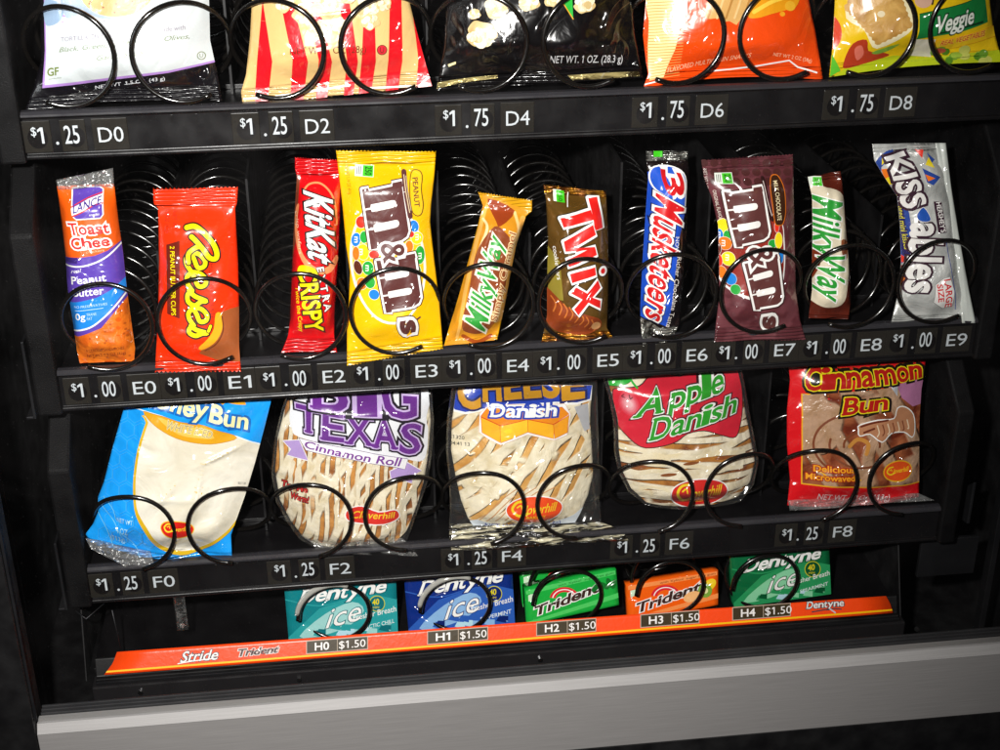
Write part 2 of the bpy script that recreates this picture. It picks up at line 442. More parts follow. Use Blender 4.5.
class Pack:
    """A filled pack standing on the tray: its outline, thickness and printed front."""
    def __init__(s, left, right, Yb, lean=.2, H=.1, crimp=(.1, .1), pw=.55, bow=(0, 0), teeth=0, wr=1.0, seed=0, nu=40, nv=80, back=.6, box=None, flat=False, edge=None):
        s.c, s.sn = math.cos(lean), math.sin(lean); s.Yb = Yb
        bc = (np.array(left[-1]) + np.array(right[-1])) / 2
        s.zb = at(bc[0], bc[1], Yb)[2]
        s.n = np.array([0, -s.c, s.sn]); s.O = np.array([0, Yb, s.zb])
        s.L = s.rs(np.array(left, float)); s.R = s.rs(np.array(right, float))
        s.H = H * HK; s.crimp = crimp; s.pw = pw; s.wr = wr; s.nu = nu; s.nv = nv; s.back = back; s.box = box; s.flat = flat
        r = np.random.default_rng(seed + 11)
        s.k = [(r.uniform(3, 13), r.uniform(2, 12), r.uniform(0, 6.3), r.uniform(.3, 1)) for _ in range(7)]
        s.ck = [(r.uniform(7, 17), r.uniform(0, 6.3), r.uniform(.4, 1)) for _ in range(6)]
        s.bow = bow; s.teeth = teeth
        s.W0 = float(np.mean(s.R[:, 0] - s.L[:, 0])); s.L0 = float(abs(s.L[-1, 1] - s.L[0, 1]))
        s.cs = []
        for _ in range(int(7 + 9 * s.W0)):
            a = r.uniform(-.9, .9) if r.random() < .6 else r.uniform(1.0, 2.1)      # mostly upright folds, some across
            s.cs.append((r.uniform(0, 1), r.uniform(0, 1), math.cos(a), math.sin(a), r.uniform(.10, .34), r.uniform(.022, .05), r.uniform(-1, 1)))
        s.art = []; s.bb = []
        s.loc = (float((s.L[-1][0] + s.R[-1][0]) / 2), Yb, s.zb)

    def pl(s, p, off=0.0):
        O = s.O + s.n * off                 # art is planned on the bulged front, the outline on the mid plane
        d = ray(p); t = ((O - CC) @ s.n) / (d @ s.n); W = CC + d * t[:, None] - s.O
        return np.stack([W[:, 0], W[:, 1] * s.sn + W[:, 2] * s.c], 1)

    def rs(s, pts):
        q = s.pl(pts); d = np.r_[0, np.cumsum(np.linalg.norm(np.diff(q, axis=0), axis=1))]; d /= d[-1]
        t = np.linspace(0, 1, 161)
        return np.stack([np.interp(t, d, q[:, 0]), np.interp(t, d, q[:, 1])], 1)   # v from 0 (top) to 1 (bottom)

    def side(s, S, v):
        t = np.clip(v, 0, 1) * 160; i = np.minimum(t.astype(int), 159); f = (t - i)[..., None]
        return S[i] * (1 - f) + S[i + 1] * f

    def pos(s, u, v):
        l, r = s.side(s.L, v), s.side(s.R, v); P = l + (r - l) * u[..., None]
        ph = 4 * u * (1 - u)
        if s.bow[0] or s.bow[1]:
            P = P.copy(); P[..., 1] += ph * (s.bow[0] * np.clip(1 - v * 6, 0, 1) - s.bow[1] * np.clip(1 - (1 - v) * 6, 0, 1)) / 90.
        return P

    def inv(s, P):
        lo = np.full(len(P), 0.0); hi = np.full(len(P), 1.0)
        for _ in range(18):
            m = (lo + hi) / 2; l, r = s.side(s.L, m), s.side(s.R, m)
            cr = (r[:, 0] - l[:, 0]) * (P[:, 1] - l[:, 1]) - (r[:, 1] - l[:, 1]) * (P[:, 0] - l[:, 0])
            up = cr > 0                       # point lies above the line -> smaller v
            hi = np.where(up, m, hi); lo = np.where(up, lo, m)
        v = (lo + hi) / 2; l, r = s.side(s.L, v), s.side(s.R, v); d = r - l
        u = ((P - l) * d).sum(1) / (d * d).sum(1)
        return np.clip(u, 0, 1), v

    def h(s, u, v):
        if s.flat: return np.zeros_like(u)
        fu = 1 - np.abs(2 * np.clip(u, 0, 1) - 1) ** (1.25 / max(s.pw, .05))
        g = sm((v - s.crimp[0]) / .14) * sm((1 - s.crimp[1] - v) / .14)
        g = g ** .8
        w = sum(a * np.sin(x * u * 1.7 + y * v * 2.2 + p + 1.3 * np.sin(y * v + p)) for x, y, p, a in s.k) / 7
        e = np.exp(-np.abs(v - s.crimp[0]) / .08) * (v > s.crimp[0] * .8) + np.exp(-np.abs(1 - s.crimp[1] - v) / .08) * (1 - v > s.crimp[1] * .8)
        cw = sum(a * np.sin(x * u + p + 3 * v) for x, p, a in s.ck) / 6
        cr = 0
        X, Y = u * s.W0, v * s.L0; fold = 0
        for cu, cv, ca, sa, ln, wd, am in s.cs:
            dx, dy = X - cu * s.W0, Y - cv * s.L0
            fold = fold + am * np.exp(-((dx * ca + dy * sa) / wd) ** 2 - ((-dx * sa + dy * ca) / ln) ** 2)
        cr = s.wr * .0085 * fold * g * fu ** .5
        fl = .012 * s.wr * np.sin(9 * u + s.k[0][2]) * (1 - g)
        return s.H * fu * g + s.wr * .03 * w * fu ** .5 * g + s.wr * .045 * cw * e * fu ** .5 + fl + cr

    def world(s, P, h):
        return s.O + np.stack([P[:, 0], P[:, 1] * s.sn, P[:, 1] * s.c], 1) + h[:, None] * s.n

    # --- art, all in sheet coordinates
    def tris(s, t, mat, px=True):
        t = np.asarray(t, float)
        if len(t) == 0: return
        if px: t = s.pl(t.reshape(-1, 2), 0 if s.flat else .72 * s.H).reshape(-1, 3, 2)
        q = t.reshape(-1, 2); lo, hi = q.min(0), q.max(0); lv = 1
        for l0, h0, k in s.bb:
            if k >= lv and lo[0] < h0[0] and hi[0] > l0[0] and lo[1] < h0[1] and hi[1] > l0[1]: lv = k + 1
        s.bb.append((lo, hi, lv))
        s.art.append((t, mat, lv))

    def poly(s, pts, mat, line=None, smooth=0, closed=True):
        P = cat(pts, smooth, True) if smooth else np.asarray(pts, float)
        if line:
            s.tris(stroke_tris(np.vstack([P, P[:1]]), line[1] * 2), line[0])
        s.tris(poly_tris(P), mat)

    def line(s, pts, w, mat, smooth=5):
        P = cat(pts, smooth) if smooth and len(pts) > 2 else np.asarray(pts, float)
        s.tris(stroke_tris(P, w), mat)

    def text(s, txt, q, mat, bold=.0, outs=(), serif=False, space=1.0, px=None):
        bold *= .5
        q = np.asarray(q, float); ch = (np.linalg.norm(q[3] - q[0]) + np.linalg.norm(q[2] - q[1])) / 2; em = ch / CAP
        for m, w in outs:
            g = serif_unit(txt, min(w / em, .12), max(bold, .008)) if serif else text_unit(txt, bold + min(w / em, .12), space)
            s.tris(quadmap(g, q), m)
        g = serif_unit(txt, 0, max(bold, .008)) if serif else text_unit(txt, bold, space)
        s.tris(quadmap(g, q), mat)

    def line_text(s, txt, p0, p1, ch, mat, bold=0, shear=0, outs=(), serif=False, space=1.0):
        """ch: cap height in px, to the left-hand side of the reading direction (up)."""
        p0, p1 = np.array(p0, float), np.array(p1, float); d = (p1 - p0) / np.linalg.norm(p1 - p0)
        up = np.array([d[1], -d[0]]) * ch + d * shear * ch
        s.text(txt, [p0, p1, p1 + up, p0 + up], mat, bold, outs, serif, space)

    def script(s, cells, q, mat, w, outs=()):
        """cells: list of polylines already in unit coordinates."""
        for m, ww in list(outs) + [(mat, 0)]:
            for c in cells:
                P = quadmap(cat(c, 7)[:, None, :], q)[:, 0]
                s.tris(stroke_tris(P, w + 2 * ww), m)

    # --- meshes
    def body(s):
        nu, nv = s.nu, s.nv
        u = np.linspace(0, 1, nu + 1); v = np.linspace(0, 1, nv + 1)
        Ug, Vg = np.meshgrid(u, v); P = s.pos(Ug, Vg)
        if s.teeth:
            z = (np.arange(nu + 1) % 2) * s.teeth / 90.
            P[0, :, 1] -= z; P[-1, :, 1] += z
        h = s.h(Ug, Vg)
        F = s.world(P.reshape(-1, 2), h.ravel()).reshape(nv + 1, nu + 1, 3)
        if s.box: B = s.world(P.reshape(-1, 2), np.full(P.shape[0] * P.shape[1], -s.box)).reshape(F.shape)
        else:
            hb = -s.back * np.maximum(h, 0) - .004
            fl = h if s.flat else 0
            B = s.world(P.reshape(-1, 2), (np.where(h < .012, h - .006, hb)).ravel()).reshape(F.shape)
        return F, B

    def shell(s, v0, v1, name, mat, parent, art=False):
        F, B = s.body(); i0, i1 = int(round(v0 * s.nv)), int(round(v1 * s.nv)); F, B = F[i0:i1 + 1], B[i0:i1 + 1]
        m, n = F.shape[:2]; V = np.concatenate([F.reshape(-1, 3), B.reshape(-1, 3)])
        idx = np.arange(m * n).reshape(m, n); o = m * n
        fs = []
        a, b, c, d = idx[:-1, :-1], idx[:-1, 1:], idx[1:, 1:], idx[1:, :-1]
        fs += np.stack([a, d, c, b], -1).reshape(-1, 4).tolist(); fs += (np.stack([a, b, c, d], -1).reshape(-1, 4) + o).tolist()
        ring = list(idx[0, :]) + list(idx[1:, -1]) + list(idx[-1, :-1][::-1]) + list(idx[1:-1, 0][::-1])
        for i in range(len(ring)):
            p, q = int(ring[i]), int(ring[(i + 1) % len(ring)]); fs.append([p, q, q + o, p + o])
        mats = [mat]; mi = [0] * len(fs); smooth_n = len(fs)
        if art and s.art:
            base = len(V); VV = [V]
            for t, mt, lv in s.art:
                t = refine(t, .026 if s.wr < 2 else .018)
                if len(t) == 0: continue
                if not s.flat:
                    uu, vv = s.inv(t.reshape(-1, 2)); uu = uu.reshape(-1, 3); vv = vv.reshape(-1, 3)
                    out = ((uu <= 0).all(1)) | ((uu >= 1).all(1)) | ((vv <= 1e-4).all(1)) | ((vv >= 1 - 1e-4).all(1))
                    nr = ((uu < .08) | (uu > .92) | (vv < s.crimp[0] + .15) | (vv > 1 - s.crimp[1] - .15)).any(1) & ~out
                    t = np.concatenate([t[~nr & ~out], refine(t[nr], .012)])
                    if len(t) == 0: continue
                q = t.reshape(-1, 2); u, v = s.inv(q)
                key = np.round(q * 4e4).astype(np.int64); _, ix, invx = np.unique(key, axis=0, return_index=True, return_inverse=True)
                invx = invx.ravel(); u, v = u[ix], v[ix]; P = s.pos(u, v)
                W = s.world(P, s.h(u, v) + .0016 + EPS * (1 + .3 * max(0, s.wr - 1)) * lv)
                tr = invx.reshape(-1, 3)
                # drop collapsed faces, wind them all towards the viewer
                A = P[tr]; ar = (A[:, 1, 0] - A[:, 0, 0]) * (A[:, 2, 1] - A[:, 0, 1]) - (A[:, 1, 1] - A[:, 0, 1]) * (A[:, 2, 0] - A[:, 0, 0])
                keep = np.abs(ar) > 1e-8; tr = tr[keep]; ar = ar[keep]
                tr[ar < 0] = tr[ar < 0][:, ::-1]
                if not len(tr): continue
                if mt not in mats: mats.append(mt)
                fs += (tr + base).tolist(); mi += [mats.index(mt)] * len(tr)
                VV.append(W); base += len(W)
            V = np.concatenate(VV)
        o0 = np.array(parent.location) if parent.parent is None else np.array(parent.parent.location) + np.array(parent.location)
        me = bpy.data.meshes.new(name); me.from_pydata((V * U - o0).tolist(), [], fs)
        for x in mats: me.materials.append(x)
        me.polygons.foreach_set('material_index', mi); me.polygons.foreach_set('use_smooth', [True] * len(fs))
        me.update()
        ob = bpy.data.objects.new(name, me); COL.objects.link(ob); ob.parent = parent
        if art and s.art and not s.flat:
            # shade the print with the normals of the film below it
            N = np.zeros((len(V), 3)); me.vertices.foreach_get('co', (co := np.zeros(len(V) * 3)))
            vn = np.zeros(len(V) * 3); me.vertex_normals.foreach_get('vector', vn); N = vn.reshape(-1, 3).copy()
            W = V[2 * o:] - s.O; P = np.stack([W[:, 0], W[:, 1] * s.sn + W[:, 2] * s.c], 1)
            if len(P):
                # (height only moves a point along the plane normal, so the plane position stays exact)
                u, v = s.inv(P); d = .004
                def hh(Q):
                    a, b = s.inv(Q); return s.h(a, b)
                hx = (hh(P + [d, 0]) - hh(P - [d, 0])) / (2 * d); hy = (hh(P + [0, d]) - hh(P - [0, d])) / (2 * d)
                ex = np.array([1., 0, 0]); ey = np.array([0, s.sn, s.c])
                hx = np.clip(hx, -2, 2); hy = np.clip(hy, -2, 2)
                n = s.n - hx[:, None] * ex - hy[:, None] * ey; n /= np.linalg.norm(n, axis=1)[:, None]
                N[2 * o:] = n
            me.normals_split_custom_set_from_vertices(N.tolist())
        return ob

    def make(s, name, label, cat, base, group=None, seal=None, names=('wrapper', 'seal')):
        t = thing(name, s.loc, label, cat, group)
        a, b = s.crimp; q = 1 / s.nv
        a = round(a * s.nv) * q if a > .02 else 0; b = round(b * s.nv) * q if b > .02 else 0
        s.shell(a, 1 - b, names[0], base, t, True)
        if a: s.shell(0, a, names[1], seal_of(seal or base), t)
        if b: s.shell(1 - b, 1, names[1], seal_of(seal or base), t)
        return t


def wtext(mb, s, x0, x1, z0, z1, Y, mi=0, off=.012, slant=0):
    g = text_unit(s, off); 
    x = x0 + (x1 - x0) * g[..., 0] + slant * g[..., 1] * (z1 - z0); z = z0 + (z1 - z0) * g[..., 1]
    V = np.stack([x, np.full_like(x, Y), z], -1).reshape(-1, 3)
    mb.add(V.tolist(), [(3 * i, 3 * i + 1, 3 * i + 2) for i in range(len(g))], mi)


# ------------------------------------------------------------------ trays
def coil_mesh(mb, cx, cz, R, r, kind, y0, turns, pitch, start, front=.5):
    """kind +1: from the front end anticlockwise (seen from the front), -1: clockwise."""
    n = int(turns * 44); pts = []; y = y0
    big = pitch * (1.9 if turns > 12 or turns < 6 else 2.7)
    for i in range(n + 1):
        t = i / 44.0
        sl = .12 if t < front else .12 + (big - .12) * min(1, (t - front) / .12) if t < .85 else big + (pitch - big) * min(1, (t - .85) / .2)
        y += sl / 44.0
        a = math.radians(start) + kind * 2 * math.pi * t
        pts.append((cx + R * math.cos(a), y, cz + R * math.sin(a)))
    d = np.array(pts[0]) - np.array(pts[1]); pts.insert(0, tuple(np.array(pts[0]) + d * .9))
    mb.tube(pts, r, 8)


def tray_floor(T, z0, x0, x1, depth=6.4):
    f = MB(); f.box(x0, x1, .09, depth, z0 + .10, z0 + .185)
    f.box(x0, x1, .84, .90, z0 + .185, z0 + .235)
    k = x0 + .3
    while k < x1:
        f.box(k, k + .012, .95, depth - .1, z0 + .187, z0 + .20); k += .25
    f.build('tray_floor', TRAYM, T, bevel=.006)


def rail(T, z0, x0, x1, labels, ticks):
    r = MB()
    prof = [(0, z0 - .17), (0, z0 + .185), (-.015, z0 + .19), (-.03, z0 + .205), (-.028, z0 + .225), (.0, z0 + .25), (.05, z0 + .255), (.09, z0 + .245), (.09, z0 - .20), (.06, z0 - .215), (-.03, z0 - .215), (-.034, z0 - .19), (-.03, z0 - .172)]
    r.prism_x(x0, x1, prof)
    r.build('price_rail', [RAILM], T, bevel=.008)
    lip = MB(); lip.prism_x(x0 + .002, x1 - .002, [(-.031, z0 + .208), (-.029, z0 + .228), (-.001, z0 + .253), (.05, z0 + .259), (.088, z0 + .249), (.085, z0 + .245), (.05, z0 + .25), (-.02, z0 + .22)])
    lip.build('rail_lip', LIPM, T, smooth=False)
    rr = random.Random(int(z0 * 10) + 7)
    for (xc, code, dol, cents) in labels:
        p = MB()
        sl = .02
        for (a, b) in ((-.84, -.57), (-.48, -.24), (-.18, .16)):
            p.box(xc + a, xc + b, -.012, -.001, z0 - .15, z0 + .165)
        pl = p.build('price_label', [TAGM], T, bevel=.01)
        q = MB()
        for (cx) in (-.70, -.345):
            c = ell(xc + cx, z0 - .005, .095, .105, 0, 24)
            q.add([(x, -.0135, z) for x, z in c], [tuple(range(24))[::-1]])
        q.build('label_hole', TAGHOLE, pl)
        for cx in (-.70, -.345):
            pass
        w = MB(); dz = rr.uniform(-.012, .012)
        wtext(w, '$', xc - .755, xc - .705, z0 + .02 + dz, z0 + .105 + dz, -.016, off=.004)
        wtext(w, dol, xc - .695, xc - .64, z0 - .06 + dz, z0 + .10 + dz, -.016, off=.0)
        j = rr.choice((0, 0, .0, -.04))
        wtext(w, '.', xc - .533 + j, xc - .505 + j, z0 - .075, z0 + .10, -.016, off=.0)
        wtext(w, cents, xc - .445 + j * .3, xc - .305 + j * .3, z0 - .07 + dz, z0 + .105 + dz, -.016, off=.006)
        wtext(w, code, xc - .125, xc + .115, z0 - .07, z0 + .077, -.016, off=.0)
        w.build('lettering', INK, pl)
    for x in ticks:
        t = MB(); t.box(x, x + .02, -.008, .0, z0 + .09, z0 + .17)
        t.build('rail_notch', TAGHOLE, T)


def side_panel(T, x0, x1, z0, top):
    m = MB()
    m.prism_x(x0, x1, [(-.06, z0 - .25), (-.06, z0 + top), (.55, z0 + top + .55), (6.4, z0 + top + .55), (6.4, z0 - .25)])
    m.build('side_panel', SIDEM, T, bevel=.03)


def slide(T, x, z0, top):
    m = MB(); m.box(x - .05, x - .02, .0, 6.2, z0 - .3, z0 + top - .6); m.box(x - .12, x - .05, .0, 6.2, z0 - .3, z0 - .27)
    m.build('slide_bracket', STEEL2, T, bevel=.006)


STEEL2 = plastic('dark_zinc_bracket', (.03, .03, .033), .4, .2, 400, .5, .7)


def divider(T, x, z0, h, side=0):
    m = MB(); m.prism_x(x - .012, x + .012, [(.62, z0 + .19), (.62, z0 + h), (6.3, z0 + h), (6.3, z0 + .19)])
    d = m.build('divider', DIVM, T)
    return d


def coil(T, *a):
    m = MB(); coil_mesh(m, *a); return m.build('spiral_coil', WIRE, T, smooth=True)


zD, zE, zF = 2.7635, 0.0, -2.4706
TR = {}
specs = [
    ('D', zD, .02, 10.2, 'upper black tray with the row of big snack bags above the candy bars', [(.85 + 2 * k, 'D%d' % (2 * k), '1', c) for k, c in enumerate(('25', '25', '75', '75', '75'))]),
    ('E', zE, -.03, 10.06, 'middle black tray holding the ten narrow coils of candy bars', [(.85 + k, 'E%d' % k, '1', '00') for k in range(10)]),
    ('F', zF, -.05, 9.97, 'lower black tray holding the wrapped buns and danishes', [(.78 + 2 * k, 'F%d' % (2 * k), '1', '25') for k in range(5)]),
]
for key, z0, x0, x1, lab, labels in specs:
    T = thing('snack_tray', ((x0 + x1) / 2, .0, z0 - .2), lab, 'tray', 'vending machine snack trays')
    TR[key] = T
    tray_floor(T, z0, x0, x1)
    ticks = []
    if key != 'E':
        for k in range(5): ticks += [labels[k][0] + .58, labels[k][0] + .82]
    else: ticks = [.985]
    rail(T, z0, x0, x1, labels, ticks)
    side_panel(T, x0 - .25, x0 - .003, z0, 1.78 if key != 'F' else 1.55)
    side_panel(T, x1 + .003, x1 + .22, z0, 1.78 if key != 'F' else 1.55)
    slide(T, x0 - .27, z0, 1.2)
    cz = z0 + .25 + .49
    if key == 'E':
        for k in range(1, 10): divider(T, k + .06, z0, 2.05 if k in (2, 4, 6, 7) else 1.3)
        for k in range(10):
            ev = k % 2 == 0
            coil(T, .55 + .995 * k, cz + .02, .472, .024, 1 if ev else -1, -.13, 15, .36, -112 if ev else -64, .56)
    else:
        for k in range(1, 5): divider(T, (labels[k][0] - .85), z0, 2.0)
        for k in range(10):
            ev = k % 2 == 0
            cx = (.53 + .985 * k + (.085 if not ev else 0)) if key == 'D' else (.517 + .983 * k + (.08 if not ev else 0))
            coil(T, cx, cz + (.04 if key == 'D' else -.015), .455 if key == 'D' else .457, .026, 1 if ev else -1, -.13, 10, .52, (-112 if ev else -64) if key == 'D' else (-75 if ev else -98), .44)

# ------------------------------------------------------------------ gum tray with its orange advertising strip
G = thing('gum_tray', (4.7, 0, -3.8), 'low gum tray with an orange strip reading Stride and Trident along its front', 'tray')
b = MB(); b.box(-.2, 9.7, .15, 5.0, -3.80, -3.73); b.build('tray_floor', TRAYM, G, bevel=.01)
b = MB(); b.prism_x(-.15, 9.62, [(-.055, -3.80), (-.055, -3.74), (0, -3.74), (.07, -3.54), (.1, -3.54), (.1, -3.80)]); b.build('front_panel', CABM, G, bevel=.01)
b = MB(); b.box(-.15, 9.62, -.09, -.062, -3.795, -3.76); b.build('front_edge', STEEL2, G, bevel=.005)
for x in (-.28, 9.66):
    b = MB(); b.prism_x(x, x + .02, [(.0, -3.80), (.35, -2.93), (4.8, -2.93), (4.8, -3.80)]); b.build('side_bracket', CABM, G, bevel=.008)
b = MB(); b.tube([at(112, 610, .05), at(121, 650, .05)], .008, 6); b.tube([at(108, 600, .2), at(86, 619, .0), at(76, 611, .05)], .008, 6); b.build('edge_wire', STEEL2, G, smooth=True)

ORG = M('ff4a0c', .35, bump=.12, scale=200)
YEL = M('ffc400', .35, bump=.1)
st = Pack([(117, 652), (113, 663), (104, 675)], [(886, 596), (890, 603), (893, 613)], -.10, .5, .0, (0, 0), flat=True, nu=24, nv=6)
def along(x, dy=0):     # px along the strip's lower edge
    return (x, 675 + (x - 104) * (613 - 675) / (893 - 104) + dy)
st.tris(np.concatenate([poly_tris([along(100, -4), along(900, -4), along(900, -2.2), along(100, -2.2)])]), YEL)
LOGOW = M('f4f0ec', .4, bump=0); DKG = M('3a3d44', .4, bump=0)
st.text('Stride', [along(180, -6.5), along(217, -6.8), along(220, -17), along(184, -17)], LOGOW, .02, outs=[(DKG, .8)])
st.line([along(178, -5.5), along(192, -7), along(214, -8)], 1.0, LOGOW)
st.text('Trident', [along(237, -8), along(277, -9), along(280, -15.5), along(239, -15)], M('4a2a2c', .4), .05, outs=[(M('d8cfc8', .4), .8)])
for x, c in ((307, 'H0'), (428, 'H1'), (537, 'H2'), (641, 'H3'), (733, 'H4')):
    w = 61 - (x - 307) * .008
    st.poly([along(x - .8, -5), along(x + w, -5), along(x + w, -18.3), along(x - .8, -18.3)], M('b8a894', .5, bump=0))
    st.poly([along(x, -5.8), along(x + w - .8, -5.8), along(x + w - .8, -17.5), along(x, -17.5)], M('3c3018', .35, bump=.15))
    st.poly([along(x + 30, -6), along(x + 30.6, -6), along(x + 30.6, -17.5), along(x + 30, -17.5)], M('b8a894', .5, bump=0))
    st.text(c, [along(x + 8, -8), along(x + 22, -8), along(x + 22, -15.5), along(x + 8, -15.5)], LOGOW, .03)
    st.text('$1.50', [along(x + 32, -8), along(x + 58.5, -8), along(x + 58.5, -15.3), along(x + 32, -15.3)], LOGOW, .0)
st.text('Dentyne', [along(806, -11), along(844, -11), along(844, -18), along(807, -18)], LOGOW, .03, outs=[(DKG, .7)], serif=True)
st.line([along(812, -7.5), along(830, -9), along(841, -8)], 1.2, DKG); st.line([along(830, -9), along(835, -5)], 1.4, M('c9cdd6', .4))
st.shell(0, 1, 'advertising_strip', ORG, G, True)
# gum coils
SLEEVE = clear_film('milky_plastic_sleeve', (.85, .84, .76), 20, cover=.42, rough=.1, bump=.2, cap=.3)
for cx, cz, sl in ((2.66, -3.23, 1), (4.11, -3.25, 1), (5.47, -3.27, 0), (6.74, -3.25, 0), (7.93, -3.27, 0)):
    m = MB(); coil_mesh(m, cx, cz, .42, .026, -1, .13, 5, .45, 176, .66); c = m.build('spiral_coil', WIRE, G, smooth=True)
    if sl:
        m = MB(); pts = []
        for i in range(20):
            a = math.radians(172 - i * 5.6); pts.append((cx + .435 * math.cos(a), -.118 + .25 + i * .001, cz + .435 * math.sin(a)))
        m.tube(pts, [.026 + .009 * math.sin(math.pi * min(1, (i + 3) / 20)) for i in range(20)], 8); m.build('sleeve', SLEEVE, c, smooth=True)

# ------------------------------------------------------------------ cabinet and door
CAB = thing('vending_machine_cabinet', (4.9, 3, -6.2), 'dark inside of the vending machine cabinet behind and around the trays', 'cabinet')
def wall(n, *a):
    m = MB(); m.box(*a); m.build(n, CABM, CAB)
wall('back_wall', -1.3, 11.6, 6.6, 6.7, -6, 7.5)
wall('left_wall', -1.4, -1.3, -.7, 6.6, -6, 7.5)
wall('right_wall', 11.6, 11.7, -.7, 6.6, -6, 7.5)
wall('bottom_panel', -1.3, 11.6, -.7, 6.6, -5.2, -5.1)
wall('top_panel', -1.3, 11.6, -.7, 6.6, 7.4, 7.5)
for x in (-.95, 10.9):
    m = MB(); m.box(x, x + .08, .3, .45, -4.7, 7.3)
    m.build('tray_post', STEEL2, CAB, bevel=.01)
m = MB(); m.box(9.95, 10.7, .3, .36, -3.45, -2.9); m.prism_x(10.5, 10.54, [(.3, -2.7), (.3, -2.1), (1.2, -2.9)]); m.build('hinge_plate', STEEL2, CAB, bevel=.01)
m = MB(); m.box(-1.3, 11.6, -.62, -.5, -5.1, -4.15); m.build('delivery_flap', CABM, CAB, bevel=.01)
m = MB(); m.box(-.2, 9.7, -.10, .14, -4.1, -3.82); m.build('gum_tray_support', plastic('sill_black', (.014, .013, .014), .3, .1), CAB, bevel=.02)
for x in (.35, 2.2, 5.1, 9.85):
    m = MB(); m.tube([(x, -.13, -3.93), (x, -.10, -3.93)], .03, 10); m.build('screw', STEEL, CAB)

D = thing('glass_door', (4.9, -1, -4.6), 'glass front door with silver bottom frame and black left frame', 'door')
m = MB(); m.prism_x(-.65, 11.4, [(-1.0, -4.59), (-1.0, -3.705), (-.93, -3.605), (-.80, -3.605), (-.80, -4.59)]); fr = m.build('bottom_frame', SILVER, D, bevel=.006)
m = MB(); m.prism_x(-.645, 11.4, [(-1.003, -3.70), (-.933, -3.602), (-.80, -3.602), (-.80, -3.61), (-.93, -3.61), (-1.0, -3.71)]); m.build('frame_edge', SILVER2, D)
for i, y in enumerate((-.79, -.745, -.70)):
    m = MB(); m.box(-.63, 11.4, y, y + .03, -3.75, -3.575 + .012 * i); m.build('gasket', GASKET, D, bevel=.008)
m = MB(); m.box(-1.9, -.66, -1.02, -.6, -7, 7.6); m.build('side_frame', plastic('door_frame_black', (.004, .0037, .004), .5, .2, 500), D, bevel=.02)
m = MB(); m.box(-.655, -.63, -.96, -.94, -3.55, 7.6); m.build('edge_trim', STEEL2, D)
m = MB(); m.box(-.65, 11.4, -.98, -.6, -7, -4.6); m.build('lower_panel', CABM, D, bevel=.02)
GL = bpy.data.materials.new('door_glass'); GL.use_nodes = True
_N = GL.node_tree.nodes; _L = GL.node_tree.links; _N.clear()
_o = _N.new('ShaderNodeOutputMaterial'); _t = _N.new('ShaderNodeBsdfTransparent'); _t.inputs[0].default_value = (.985, .99, .985, 1)
_g = _N.new('ShaderNodeBsdfGlossy'); _g.inputs['Roughness'].default_value = .02
_f = _N.new('ShaderNodeFresnel'); _f.inputs[0].default_value = 1.3; _m = _N.new('ShaderNodeMixShader')
_L.new(_f.outputs[0], _m.inputs[0]); _L.new(_g.outputs[0], _m.inputs[2]); _L.new(_m.outputs[0], _o.inputs[0])
# a little dust and some wiped smears on the glass
_c = _N.new('ShaderNodeTexCoord'); _n1 = _N.new('ShaderNodeTexNoise'); _n1.inputs['Scale'].default_value = 9; _n1.inputs['Detail'].default_value = 4; _n1.inputs['Distortion'].default_value = 1.5
_n2 = _N.new('ShaderNodeTexNoise'); _n2.inputs['Scale'].default_value = 900; _n2.inputs['Detail'].default_value = 0
_r1 = _N.new('ShaderNodeMapRange'); _r1.inputs[1].default_value = .45; _r1.inputs[2].default_value = .75; _r1.inputs[3].default_value = .0008; _r1.inputs[4].default_value = .005
_r2 = _N.new('ShaderNodeMapRange'); _r2.inputs[1].default_value = .83; _r2.inputs[2].default_value = .86; _r2.inputs[3].default_value = 0; _r2.inputs[4].default_value = .012
_a = _N.new('ShaderNodeMath'); _a.operation = 'ADD'; _d = _N.new('ShaderNodeBsdfDiffuse'); _d.inputs[0].default_value = (.8, .75, .75, 1); _m2 = _N.new('ShaderNodeMixShader')
_L.new(_c.outputs['Object'], _n1.inputs['Vector']); _L.new(_c.outputs['Object'], _n2.inputs['Vector']); _L.new(_n1.outputs[0], _r1.inputs[0]); _L.new(_n2.outputs[0], _r2.inputs[0])
_L.new(_r1.outputs[0], _a.inputs[0]); _L.new(_r2.outputs[0], _a.inputs[1]); _L.new(_a.outputs[0], _m2.inputs[0]); _L.new(_t.outputs[0], _m2.inputs[1]); _L.new(_d.outputs[0], _m2.inputs[2]); _L.new(_m2.outputs[0], _m.inputs[1])
m = MB(); m.add([(-.65, -.9, -3.6), (11.4, -.9, -3.6), (11.4, -.9, 7.6), (-.65, -.9, 7.6)], [(0, 1, 2, 3)]); m.build('glass_pane', GL, D)

# clear clip hanging below the bun tray
_a, _b = at(173, 598, .02), at(187, 628, .02); cx0, cx1, cz0, cz1 = _a[0], _b[0] + .02, _b[2], _a[2] + .1
cl = thing('plastic_clip', ((cx0 + cx1) / 2, .0, cz0), 'small clear plastic clip hanging below the lower tray above the orange strip', 'clip')
m = MB(); m.box(cx0, cx0 + .025, .0, .05, cz0 + .03, cz1); m.box(cx1 - .025, cx1, .0, .05, cz0 + .03, cz1); m.box(cx0, cx1, -.02, .05, cz0, cz0 + .03); m.box(cx0 + .004, cx1 - .004, .03, .045, cz0 + .03, cz1)
m.build('clip_body', clear_film('clear_plastic', scale=60, cover=.01, rough=.08, cap=.25), cl, bevel=.01)
m = MB(); m.tube([(cx0 + .04, -.01, cz0 + .06), (cx1 - .04, -.01, cz0 + .06)], .02, 8); m.build('hook', FILM, cl)
HK = 1.3
